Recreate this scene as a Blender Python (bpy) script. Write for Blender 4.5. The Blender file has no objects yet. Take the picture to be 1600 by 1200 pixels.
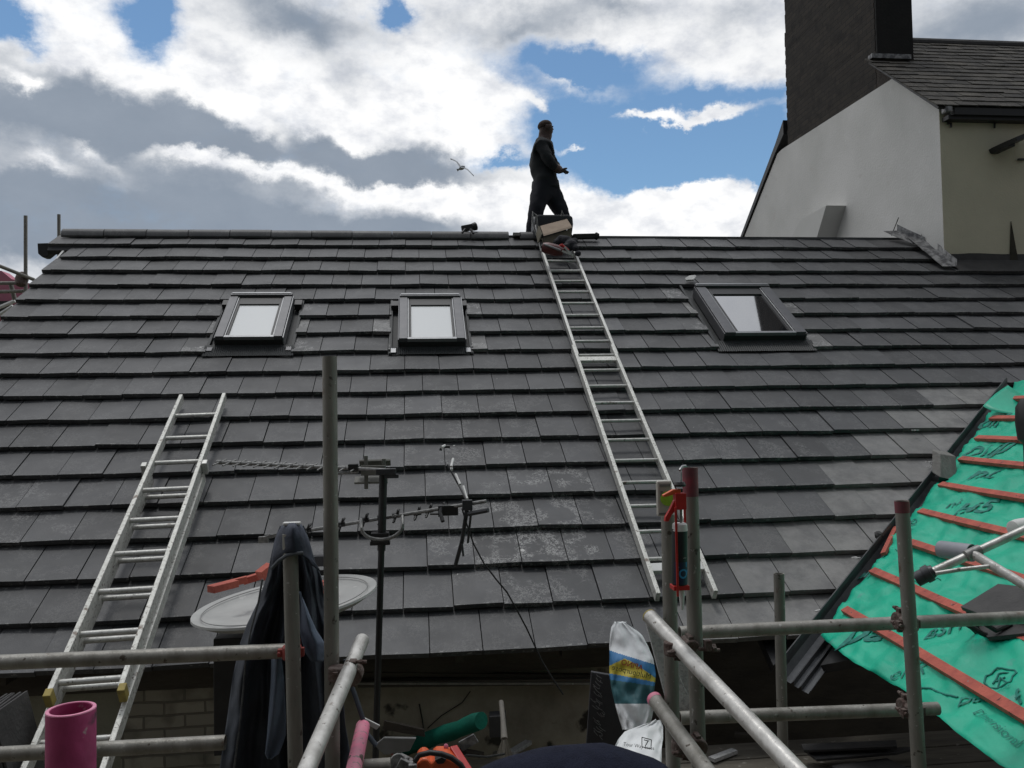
import bpy, bmesh, math, random
from mathutils import Vector, Matrix, noise
R=math.radians; V3=Vector
random.seed(7)
scn=bpy.context.scene; COL=scn.collection
# ---------------------------------------------------------------- camera
ZB=7.0                                   # height of the roof datum (top course edge) above ground
CC=V3((0.08888945,-9.73801906,-1.95844644+ZB)); F=1336.7516610408215
RW=Matrix(((0.9935691591612084,-0.11184393328259686,-0.017642577803922338),
           (-0.013416099542694716,0.03842974259392079,-0.9991712381555152),
           (0.11242924102185312,0.992982421532246,0.03668209769367785)))
cam=bpy.data.cameras.new('camera'); co=bpy.data.objects.new('camera',cam); COL.objects.link(co)
cam.sensor_width=36; cam.lens=F/1600*36; cam.clip_end=3000; cam.clip_start=.05
cm=Matrix((RW[0],-RW[1],-RW[2])).transposed().to_4x4(); cm.translation=CC; co.matrix_world=cm
scn.camera=co
scn.render.resolution_x=1024; scn.render.resolution_y=768
scn.view_settings.view_transform='Standard'; scn.view_settings.look='None'; scn.view_settings.gamma=1; scn.view_settings.exposure=0.12
# ---------------------------------------------------------------- pixel -> world helpers (photo pixels, 1600x1200)
RT=RW.transposed()
def ray(px,py): return RT@V3(((px-800)/F,(py-600)/F,1))
def S(px,py,s): return CC+s*ray(px,py)
def onp(px,py,P,n):
    d=ray(px,py); return CC+d*((P-CC).dot(n)/d.dot(n))
def Yp(px,py,y): return onp(px,py,V3((0,y,0)),V3((0,1,0)))
def Xp(px,py,x): return onp(px,py,V3((x,0,0)),V3((1,0,0)))
def Zp(px,py,z): return onp(px,py,V3((0,0,z)),V3((0,0,1)))
TH=R(34); SN,CS=math.sin(TH),math.cos(TH)
RN=V3((0,-SN,CS)); RD=V3((0,-CS,-SN)); GA=.345
def RU(u,v,h=0): return V3((u,0,ZB))+RD*v+RN*h
def Rp(px,py,h=0): return onp(px,py,RU(0,0,h),RN)
def az(px,py):
    d=ray(px,py).normalized(); return math.atan2(d.x,d.y),math.asin(d.z)
# ---------------------------------------------------------------- world (sky and clouds by direction)
w=bpy.data.worlds.new('World'); scn.world=w; w.use_nodes=True
nt=w.node_tree; nt.nodes.clear(); N=nt.nodes; L=nt.links
SUN_EL,SUN_AZ=77,-25
def nd(t,**k):
    n=N.new(t)
    for a,b in k.items(): setattr(n,a,b)
    return n
def M(op,a,b=None,c=None,clamp=False):
    n=nd('ShaderNodeMath',operation=op,use_clamp=clamp)
    for i,x in enumerate((a,b,c)):
        if x is None: continue
        if isinstance(x,(int,float)): n.inputs[i].default_value=x
        else: L.new(x,n.inputs[i])
    return n.outputs[0]
def sstep(x,a,b,lo=0,hi=1):
    n=nd('ShaderNodeMapRange',interpolation_type='SMOOTHSTEP'); L.new(x,n.inputs[0])
    for i,v in zip((1,2,3,4),(a,b,lo,hi)): n.inputs[i].default_value=v
    return n.outputs[0]
def mixc(f,a,b):
    n=nd('ShaderNodeMix',data_type='RGBA')
    if isinstance(f,(int,float)): n.inputs[0].default_value=f
    else: L.new(f,n.inputs[0])
    for i,x in ((6,a),(7,b)):
        if isinstance(x,tuple): n.inputs[i].default_value=(*x,1)
        else: L.new(x,n.inputs[i])
    return n.outputs[2]
tc=nd('ShaderNodeTexCoord'); sep=nd('ShaderNodeSeparateXYZ'); L.new(tc.outputs['Generated'],sep.inputs[0])
AZ=M('ARCTAN2',sep.outputs[0],sep.outputs[1]); EL=M('ARCSINE',sep.outputs[2])
cb=nd('ShaderNodeCombineXYZ'); L.new(AZ,cb.inputs[0]); L.new(EL,cb.inputs[1])
def nz(scale,detail,rough,seed,sy=1.6,vec=None,dist=0):
    mp=nd('ShaderNodeMapping'); mp.inputs['Location'].default_value=(seed,seed*.7,0); mp.inputs['Scale'].default_value=(scale,scale*sy,scale)
    L.new(vec or cb.outputs[0],mp.inputs[0]); n=nd('ShaderNodeTexNoise'); n.inputs['Scale'].default_value=1; n.inputs['Detail'].default_value=detail; n.inputs['Roughness'].default_value=rough
    n.inputs['Distortion'].default_value=dist
    L.new(mp.outputs[0],n.inputs['Vector']); return n
wn=nz(11,7,.62,3.1,1.3)
ws=nd('ShaderNodeVectorMath',operation='MULTIPLY_ADD'); L.new(wn.outputs['Color'],ws.inputs[0]); ws.inputs[1].default_value=(.10,.085,0)
off=nd('ShaderNodeVectorMath',operation='ADD'); off.inputs[1].default_value=(-.05,-.0425,0); L.new(cb.outputs[0],off.inputs[0]); L.new(off.outputs[0],ws.inputs[2])
WP=ws.outputs[0]
def blobs(lst,start,vec=None):
    acc=start
    for (px,py,rx,ry,rot,wt) in lst:
        a,e=az(px,py); k=1/F
        mp=nd('ShaderNodeMapping',vector_type='TEXTURE'); mp.inputs['Location'].default_value=(a,e,0); mp.inputs['Rotation'].default_value=(0,0,R(-rot)); mp.inputs['Scale'].default_value=(rx*k,ry*k,1)
        L.new(vec or WP,mp.inputs[0]); g=nd('ShaderNodeTexGradient',gradient_type='QUADRATIC_SPHERE'); L.new(mp.outputs[0],g.inputs[0])
        acc=M('MULTIPLY_ADD',g.outputs['Fac'],wt,acc)
    return acc
n1=nz(7,10,.65,11.3); n2=nz(20,9,.62,5.7); n4=nz(3.2,3,.5,8.8,2.2)
cov=blobs([(15,30,70,60,0,-3.6),(235,32,100,75,20,-3.8),(612,20,65,42,20,-3.2),(900,108,260,60,6,-3.2),(1090,150,140,40,0,-1.5),(880,190,190,95,0,-2.6),
           (1090,225,360,120,4,-4.2),(985,270,230,60,0,-2.4),(780,262,80,26,0,-2.4),(1190,288,90,36,0,-2.2),(1200,150,80,60,0,-1.6),
           (1100,182,190,26,-5,3.6),(720,140,150,90,10,1.6),(1130,330,300,60,0,2.6),(1030,40,340,60,5,1.6),(820,320,200,60,0,1.5),(60,130,160,60,0,1.5),(880,128,150,22,20,1.2),(900,225,60,14,-20,2.2),(1010,190,70,14,5,2.4),(1080,300,150,16,0,1.5),(840,168,60,20,30,1.6)],
          M('MULTIPLY_ADD',n1.outputs['Fac'],2.4,-.47))
cov=M('MULTIPLY_ADD',n2.outputs['Fac'],.9,cov)
alpha=sstep(cov,-.45,1.15)
# grey undersides (soft) and white crests in front of them
gry=blobs([(90,190,420,120,6,2.2),(330,225,420,100,13,2.6),(610,258,290,74,11,3.4),(60,345,500,130,0,2.4),(380,365,620,90,3,3.6),
           (640,350,240,26,3,.8),(470,25,230,80,10,2.0),(800,40,260,80,6,1.5),(960,20,200,50,0,1.2),(1540,40,330,150,0,1.7),(1150,20,160,60,0,.8),(540,120,140,60,30,.5)],
          M('MULTIPLY_ADD',n4.outputs['Fac'],.9,-.62),vec=None)
gry=blobs([(120,60,210,62,25,-3.2),(330,150,190,46,30,-3.4),(520,195,170,50,22,-3.0),(730,235,90,40,16,-2.0),(700,180,200,90,0,-1.5),
           (300,252,170,30,4,-2.4),(450,270,230,30,6,-3.0),(680,308,260,34,5,-3.4),(30,132,60,24,0,-2.8),(75,258,70,22,0,-1.2),(140,238,60,20,20,-1.2),(1000,330,330,60,0,-2.2)],gry)
gry=M('MULTIPLY_ADD',M('SUBTRACT',n1.outputs['Fac'],.5),1.5,gry)
gfac=sstep(gry,-.55,1.5)
n3=nz(30,7,.62,1.7); n5=nz(12,7,.6,21.7)
dtl=M('MULTIPLY_ADD',n3.outputs['Fac'],.5,M('MULTIPLY',n5.outputs['Fac'],.7))
wht=mixc(sstep(dtl,.34,.70),(.62,.645,.70),(.98,.98,.98))
gcl=mixc(n5.outputs['Fac'],(.21,.255,.32),(.30,.345,.41))
ccol=mixc(gfac,wht,gcl)
back=sstep(sep.outputs[1],-.35,.2)
ccol=mixc(back,(.20,.215,.24),ccol)
up=sstep(EL,.70,1.1); ccol=mixc(M('MULTIPLY',up,back),ccol,(.86,.90,.98))
alpha=M('MAXIMUM',alpha,M('SUBTRACT',1,back)); 
sky=nd('ShaderNodeTexSky',sky_type='NISHITA',sun_disc=False); sky.sun_elevation=R(SUN_EL); sky.sun_rotation=R(SUN_AZ); sky.air_density=1.0; sky.dust_density=.4; sky.ozone_density=3
b1=nd('ShaderNodeBackground'); tn=nd('ShaderNodeMix',data_type='RGBA',blend_type='MULTIPLY'); tn.inputs[0].default_value=1; L.new(sky.outputs[0],tn.inputs[6]); tn.inputs[7].default_value=(.88,1.02,1.03,1); L.new(tn.outputs[2],b1.inputs[0]); b1.inputs[1].default_value=.10
b2=nd('ShaderNodeBackground'); L.new(ccol,b2.inputs[0]); b2.inputs[1].default_value=1.0
ms=nd('ShaderNodeMixShader'); L.new(alpha,ms.inputs[0]); L.new(b1.outputs[0],ms.inputs[1]); L.new(b2.outputs[0],ms.inputs[2])
wo=nd('ShaderNodeOutputWorld'); L.new(ms.outputs[0],wo.inputs[0])
sl=bpy.data.lights.new('sun','SUN'); sl.energy=.75; sl.angle=R(12); sl.color=(1,.98,.95)
so=bpy.data.objects.new('sun',sl); COL.objects.link(so)
sd=V3((math.sin(R(SUN_AZ))*math.cos(R(SUN_EL)),math.cos(R(SUN_AZ))*math.cos(R(SUN_EL)),math.sin(R(SUN_EL))))
so.rotation_euler=sd.to_track_quat('Z','Y').to_euler(); so.location=(0,0,40)
# ---------------------------------------------------------------- materials
MC={}
def mat(name,c1,c2=None,sc=8,rough=.7,metal=0,bump=.0,bsc=40,spec=.5,speck=None,st=(1,1,1),contrast=(.35,.65),detail=6,coat=0):
    if name in MC: return MC[name]
    m=bpy.data.materials.new(name); m.use_nodes=True; t=m.node_tree; b=t.nodes['Principled BSDF']
    b.inputs['Roughness'].default_value=rough; b.inputs['Metallic'].default_value=metal
    b.inputs['Specular IOR Level'].default_value=spec; b.inputs['Coat Weight'].default_value=coat
    b.inputs['Base Color'].default_value=(*c1,1)
    tc=t.nodes.new('ShaderNodeTexCoord'); mp=t.nodes.new('ShaderNodeMapping'); mp.inputs['Scale'].default_value=st; t.links.new(tc.outputs['Object'],mp.inputs[0])
    if c2 is None: c2=tuple(x*.8 for x in c1)
    n=t.nodes.new('ShaderNodeTexNoise'); n.inputs['Scale'].default_value=sc; n.inputs['Detail'].default_value=detail; n.inputs['Roughness'].default_value=.62
    t.links.new(mp.outputs[0],n.inputs['Vector'])
    r=t.nodes.new('ShaderNodeMapRange'); r.inputs[1].default_value=contrast[0]; r.inputs[2].default_value=contrast[1]; t.links.new(n.outputs['Fac'],r.inputs[0])
    x=t.nodes.new('ShaderNodeMix'); x.data_type='RGBA'; x.inputs[6].default_value=(*c1,1); x.inputs[7].default_value=(*c2,1)
    t.links.new(r.outputs[0],x.inputs[0]); out=x.outputs[2]
    if speck:                               # (colour, scale, threshold)
        n2=t.nodes.new('ShaderNodeTexNoise'); n2.inputs['Scale'].default_value=speck[1]; n2.inputs['Detail'].default_value=5; t.links.new(tc.outputs['Object'],n2.inputs['Vector'])
        r2=t.nodes.new('ShaderNodeMapRange'); r2.inputs[1].default_value=speck[2]; r2.inputs[2].default_value=speck[2]+.05; t.links.new(n2.outputs['Fac'],r2.inputs[0])
        y=t.nodes.new('ShaderNodeMix'); y.data_type='RGBA'; t.links.new(r2.outputs[0],y.inputs[0]); t.links.new(out,y.inputs[6]); y.inputs[7].default_value=(*speck[0],1); out=y.outputs[2]
    t.links.new(out,b.inputs['Base Color'])
    if name in ('weathered_steel','galvanised_steel','dark_scaffold_steel','ladder_aluminium','ladder_scuffed','pink_paint'):
        for (cc,sc_,th_) in (((.50,.49,.46),55,.665),((.12,.075,.05),13,.66)):
            n4_=t.nodes.new('ShaderNodeTexNoise'); n4_.inputs['Scale'].default_value=sc_; n4_.inputs['Detail'].default_value=7; t.links.new(tc.outputs['Object'],n4_.inputs['Vector'])
            r4=t.nodes.new('ShaderNodeMapRange'); r4.inputs[1].default_value=th_; r4.inputs[2].default_value=th_+.06; r4.inputs[4].default_value=.8; t.links.new(n4_.outputs['Fac'],r4.inputs[0])
            y4=t.nodes.new('ShaderNodeMix'); y4.data_type='RGBA'; t.links.new(r4.outputs[0],y4.inputs[0]); t.links.new(out,y4.inputs[6]); y4.inputs[7].default_value=(*cc,1); out=y4.outputs[2]
        t.links.new(out,b.inputs['Base Color'])
    if bump:
        n3=t.nodes.new('ShaderNodeTexNoise'); n3.inputs['Scale'].default_value=bsc; n3.inputs['Detail'].default_value=4; t.links.new(mp.outputs[0],n3.inputs['Vector'])
        bp=t.nodes.new('ShaderNodeBump'); bp.inputs['Strength'].default_value=bump; bp.inputs['Distance'].default_value=.01; t.links.new(n3.outputs['Fac'],bp.inputs['Height']); t.links.new(bp.outputs[0],b.inputs['Normal'])
    MC[name]=m; return m
STEEL=mat('weathered_steel',(.20,.19,.165),(.34,.33,.30),14,.5,.35,.25,60,speck=((.09,.075,.06),38,.645),st=(1,1,.25))
GALV=mat('galvanised_steel',(.42,.41,.385),(.64,.63,.60),16,.42,.45,.2,50,speck=((.17,.15,.13),45,.65),st=(1,1,.5))
STEELD=mat('dark_scaffold_steel',(.17,.165,.145),(.26,.25,.22),16,.6,.2,.25,60,speck=((.07,.06,.05),30,.65),st=(1,1,.2))
RUST=mat('rusty_coupler',(.085,.05,.042),(.17,.14,.125),40,.75,.3,.5,90)
REDP=mat('red_paint',(.32,.055,.045),(.2,.05,.045),30,.6,0,.2,80)
ALU=mat('ladder_aluminium',(.60,.60,.57),(.44,.44,.41),22,.42,.45,.12,80,speck=((.20,.19,.17),70,.63))
ALUS=mat('ladder_scuffed',(.66,.66,.62),(.5,.5,.46),30,.5,.25,.2,80,speck=((.22,.2,.18),60,.6))
YEL=mat('yellow_foot',(.42,.33,.08),(.3,.24,.08),30,.7)
PINK=mat('pink_paint',(.46,.06,.19),(.27,.035,.11),9,.55,0,.15,60,speck=((.09,.035,.06),16,.65))
PINKB=mat('bright_pink_paint',(.75,.2,.32),(.55,.24,.3),20,.6,speck=((.25,.2,.19),50,.6))
BLK=mat('black_plastic',(.012,.012,.013),(.02,.02,.02),20,.5)
DGRY=mat('dark_grey_metal',(.045,.047,.052),(.06,.06,.065),20,.45,.3)
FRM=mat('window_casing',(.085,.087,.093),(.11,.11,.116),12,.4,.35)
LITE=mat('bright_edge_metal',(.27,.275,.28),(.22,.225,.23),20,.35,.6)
LEAD=mat('lead_sheet',(.10,.10,.105),(.30,.30,.30),14,.5,.4,.7,30,contrast=(.42,.6))
WHT=mat('white_plastic',(.72,.72,.70),(.6,.6,.58),10,.5)
REND=mat('white_render',(.62,.615,.60),(.53,.53,.51),.8,.9,0,.35,40,speck=((.53,.52,.50),3.1,.66))
CREAM=mat('cream_render',(.34,.325,.25),(.25,.24,.185),1.3,.9,0,.3,50,speck=((.12,.115,.09),3,.68))
CHIM=mat('sooty_brick',(.040,.033,.028),(.085,.072,.058),2.0,.95,0,1.0,45,speck=((.13,.11,.09),7,.69),contrast=(.4,.75))
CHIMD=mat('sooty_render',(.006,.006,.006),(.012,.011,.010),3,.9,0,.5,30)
WOODD=mat('dark_timber',(.05,.042,.034),(.09,.078,.06),6,.85,0,.5,40,st=(.3,1,1))
CEM=mat('dirty_cement',(.42,.38,.30),(.22,.20,.155),2.2,.95,0,.6,25,speck=((.05,.045,.035),5,.6))
DECKM=mat('dirty_deck_boards',(.20,.18,.145),(.10,.09,.072),5,.95,0,.6,40,st=(.25,1.5,1),speck=((.30,.28,.25),18,.66))
SHIRT=mat('dark_shirt',(.010,.012,.014),(.014,.017,.019),6,.9)
TROU=mat('navy_trousers',(.009,.010,.016),(.013,.014,.021),6,.9)
SKIN=mat('skin',(.07,.040,.030),(.055,.032,.025),10,.6)
HAIR=mat('short_hair',(.045,.027,.02),(.035,.02,.014),60,.9)
NAVY=mat('navy_cloth',(.008,.010,.022),(.013,.016,.032),30,.95,0,.5,300,spec=.2)
JKT=mat('black_navy_fabric',(.024,.029,.040),(.050,.060,.078),5,.8,0,.4,30)
JLIN=mat('blue_lining',(.12,.15,.20),(.08,.105,.15),5,.85,0,.3,30)
JHOOD=mat('faded_navy_fabric',(.05,.06,.09),(.018,.023,.036),9,.8,0,.4,40)
GREEN=mat('green_membrane',(.008,.50,.31),(.004,.40,.25),4.0,.42,0,.6,11,speck=((.08,.40,.30),5,.66))
GREEND=mat('dark_green_roll',(.004,.12,.08),(.003,.08,.055),9,.8,0,.5,25,spec=.2)
INK=mat('grey_ink',(.012,.15,.125),(.02,.26,.20),40,.7)
BATT=mat('red_batten',(.52,.125,.085),(.36,.08,.06),12,.8,0,.4,70,st=(1,1,1),speck=((.11,.035,.035),22,.66))
SLATEM=mat('dark_slate',(.035,.034,.034),(.055,.053,.052),8,.7,0,.3,50)
ORNG=mat('orange_plastic',(.72,.13,.04),(.6,.1,.03),10,.4)
RED=mat('red_enamel',(.50,.025,.02),(.42,.02,.018),20,.35)
CARD=mat('cardboard',(.36,.285,.215),(.30,.235,.18),10,.9)
CARDD=mat('cardboard_shade',(.13,.115,.08),(.10,.09,.065),10,.9)  # darker copy of the cardboard, shade painted into the box sides
CONC=mat('speckled_board',(.46,.46,.45),(.33,.33,.325),60,.9,0,.5,90,contrast=(.5,.6))
PAPER=mat('sack_paper',(.74,.76,.77),(.62,.64,.65),9,.85,0,.5,16,spec=.2)
BLUE=mat('blue_print',(.03,.19,.42),(.03,.15,.34),9,.6); YLW=mat('yellow_print',(.50,.42,.04),(.4,.33,.03),9,.6); TEAL=mat('teal_print',(.03,.13,.15),(.03,.1,.12),9,.6)
GREYP=mat('grey_plastic_pipe',(.30,.31,.34),(.24,.25,.28),10,.5)
LIME=mat('lime_vial',(.35,.62,.05),(.25,.5,.04),10,.25)
PINKT=mat('pink_sheeting',(.55,.20,.27),(.42,.14,.20),2,.8)
CABLEM=mat('black_cable',(.012,.012,.012))
AER=mat('aerial_metal',(.30,.30,.29),(.16,.16,.155),60,.5,.5)
FEATH=mat('gull_feathers',(.42,.44,.46),(.3,.32,.34),20,.8)
GRASS=mat('ground_soil',(.07,.075,.04),(.11,.10,.075),.35,.95,0,.6,3)
WALLB=mat('added_block_wall',(.16,.14,.115),(.10,.09,.075),1.5,.95,0,.6,8)
def tilemat():
    m=bpy.data.materials.new('concrete_roof_tile'); m.use_nodes=True; t=m.node_tree; b=t.nodes['Principled BSDF']; n=t.nodes; l=t.links
    tc=n.new('ShaderNodeTexCoord'); at=n.new('ShaderNodeVertexColor'); at.layer_name='tint'; sp=n.new('ShaderNodeSeparateColor'); l.new(at.outputs[0],sp.inputs[0])
    def no(sc,d=6,r=.6,st=(1,1,1)):
        mp=n.new('ShaderNodeMapping'); mp.inputs['Scale'].default_value=st; l.new(tc.outputs['Object'],mp.inputs[0])
        x=n.new('ShaderNodeTexNoise'); x.inputs['Scale'].default_value=sc; x.inputs['Detail'].default_value=d; x.inputs['Roughness'].default_value=r; l.new(mp.outputs[0],x.inputs['Vector']); return x.outputs['Fac']
    def ma(op,a,b=None,c=None,cl=False):
        x=n.new('ShaderNodeMath'); x.operation=op; x.use_clamp=cl
        for i,q in enumerate((a,b,c)):
            if q is None: continue
            if isinstance(q,(int,float)): x.inputs[i].default_value=q
            else: l.new(q,x.inputs[i])
        return x.outputs[0]
    def mr(x,a,b,lo=0,hi=1):
        q=n.new('ShaderNodeMapRange'); q.interpolation_type='SMOOTHSTEP'; l.new(x,q.inputs[0]); q.inputs[1].default_value=a; q.inputs[2].default_value=b; q.inputs[3].default_value=lo; q.inputs[4].default_value=hi; return q.outputs[0]
    def mx(f,a,c):
        x=n.new('ShaderNodeMix'); x.data_type='RGBA'
        l.new(f,x.inputs[0])
        for i,q in ((6,a),(7,c)):
            if isinstance(q,tuple): x.inputs[i].default_value=(*q,1)
            else: l.new(q,x.inputs[i])
        return x.outputs[2]
    big=no(2.2,5); mid=no(9,6); fin=no(130,3)
    base=mx(mr(big,.35,.65),(.047,.049,.053),(.063,.064,.067))
    base=mx(mr(mid,.3,.7),base,(.056,.057,.059))
    # per tile brightness
    hs=n.new('ShaderNodeHueSaturation'); l.new(base,hs.inputs['Color']); l.new(ma('MULTIPLY_ADD',sp.outputs[0],.62,.70),hs.inputs['Value']); base=hs.outputs[0]
    # faint vertical streaks down the slope
    stk=no(7,5,.65,(5,.8,.8)); base=mx(mr(stk,.55,.75,0,.22),base,(.095,.095,.093))
    # dust on cut tiles (G channel)
    dst=ma('MULTIPLY',sp.outputs[1],mr(no(6,6,.7),.25,.72,.35,1)); base=mx(dst,base,(.30,.295,.28))
    # scratched chalky scuffs (B channel)
    rg=no(26,8,.75); ridge=ma('ABSOLUTE',ma('SUBTRACT',rg,.5)); sc=ma('MULTIPLY',mr(ridge,.0,.035,1,0),mr(no(5.5,3),.46,.58)); sc=ma('MULTIPLY',sc,ma('MULTIPLY_ADD',sp.outputs[2],.95,.16)); base=mx(sc,base,(.42,.42,.41))
    # droppings
    vo=n.new('ShaderNodeTexVoronoi'); vo.inputs['Scale'].default_value=7.5; mp=n.new('ShaderNodeMapping'); l.new(tc.outputs['Object'],mp.inputs[0]); l.new(mp.outputs[0],vo.inputs['Vector'])
    sz=ma('MULTIPLY',mr(no(3.5,3),.40,.7,.0,.11),ma('MULTIPLY_ADD',sp.outputs[2],1.3,.22)); dp=ma('LESS_THAN',ma('ADD',vo.outputs['Distance'],ma('MULTIPLY',ma('SUBTRACT',no(60,3),.5),.06)),sz)
    base=mx(dp,base,(.5,.5,.48))
    sy=n.new('ShaderNodeSeparateXYZ'); l.new(tc.outputs['Object'],sy.inputs[0]); fr_=ma('FRACT',ma('MULTIPLY_ADD',sy.outputs[1],-1/(CS*GA),10.0))
    chip=ma('MULTIPLY',ma('GREATER_THAN',fr_,.962),mr(no(30,5,.7),.55,.62,0,.6)); base=mx(chip,base,(.30,.30,.29))
    # moss greenish hint
    base=mx(mr(no(1.4,4),.5,.8,0,.2),base,(.062,.070,.064))
    l.new(base,b.inputs['Base Color']); l.new(mr(no(5,5),.3,.7,.50,.58),b.inputs['Roughness']); b.inputs['Specular IOR Level'].default_value=.5
    bp=n.new('ShaderNodeBump'); bp.inputs['Strength'].default_value=.28; bp.inputs['Distance'].default_value=.004; l.new(ma('ADD',fin,ma('MULTIPLY',mid,1.2)),bp.inputs['Height']); l.new(bp.outputs[0],b.inputs['Normal'])
    return m
TILE=tilemat()
def brickmat(name,c1,c2,mo,sc=1,bump=.8,wet=.4):
    m=bpy.data.materials.new(name); m.use_nodes=True; t=m.node_tree; n=t.nodes; l=t.links; b=n['Principled BSDF']
    tc=n.new('ShaderNodeTexCoord'); sx=n.new('ShaderNodeSeparateXYZ'); l.new(tc.outputs['Object'],sx.inputs[0]); mp=n.new('ShaderNodeCombineXYZ'); l.new(sx.outputs[0 if name!='gable_brick' else 1],mp.inputs[0]); l.new(sx.outputs[2],mp.inputs[1])
    nn=n.new('ShaderNodeTexNoise'); nn.inputs['Scale'].default_value=5; nn.inputs['Detail'].default_value=6; l.new(tc.outputs['Object'],nn.inputs[0])
    va=n.new('ShaderNodeVectorMath'); va.operation='MULTIPLY_ADD'; l.new(nn.outputs['Color'],va.inputs[0]); va.inputs[1].default_value=(.02,.02,.02); l.new(mp.outputs[0],va.inputs[2])
    br=n.new('ShaderNodeTexBrick'); l.new(va.outputs[0],br.inputs[0]); br.inputs['Scale'].default_value=sc; br.inputs['Brick Width'].default_value=.225; br.inputs['Row Height'].default_value=.075; br.inputs['Mortar Size'].default_value=.007; br.inputs['Mortar Smooth'].default_value=.3
    br.inputs['Color1'].default_value=(*c1,1); br.inputs['Color2'].default_value=(*c2,1); br.inputs['Mortar'].default_value=(*mo,1)
    x=n.new('ShaderNodeMix'); x.data_type='RGBA'; r=n.new('ShaderNodeMapRange'); r.inputs[1].default_value=.52; r.inputs[2].default_value=.7; l.new(nn.outputs['Fac'],r.inputs[0]); l.new(r.outputs[0],x.inputs[0]); l.new(br.outputs[0],x.inputs[6]); x.inputs[7].default_value=(*[q*.4 for q in c1],1)
    l.new(x.outputs[2],b.inputs['Base Color']); b.inputs['Roughness'].default_value=.95
    bp=n.new('ShaderNodeBump'); bp.inputs['Strength'].default_value=bump; bp.inputs['Distance'].default_value=.01; bp.invert=True; l.new(br.outputs['Fac'],bp.inputs['Height']); l.new(bp.outputs[0],b.inputs['Normal'])
    return m
BRICKP=brickmat('painted_brick',(.42,.385,.31),(.28,.26,.21),(.20,.18,.145),1,1.0)
BRICKC=brickmat('gable_brick',(.021,.017,.014),(.034,.027,.021),(.012,.011,.010),1,.8)
def glass(name,blind,refl):
    m=bpy.data.materials.new(name); m.use_nodes=True; b=m.node_tree.nodes['Principled BSDF']
    b.inputs['Base Color'].default_value=(*blind,1); b.inputs['Roughness'].default_value=.35 if not refl else .03
    b.inputs['IOR'].default_value=1.5 if not refl else 3.2
    b.inputs['Coat Weight'].default_value=1; b.inputs['Coat Roughness'].default_value=.04
    return m
GLB=glass('frosted_pane',(.64,.66,.65),False); GLR=glass('reflecting_pane',(.012,.013,.015),True)
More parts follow.
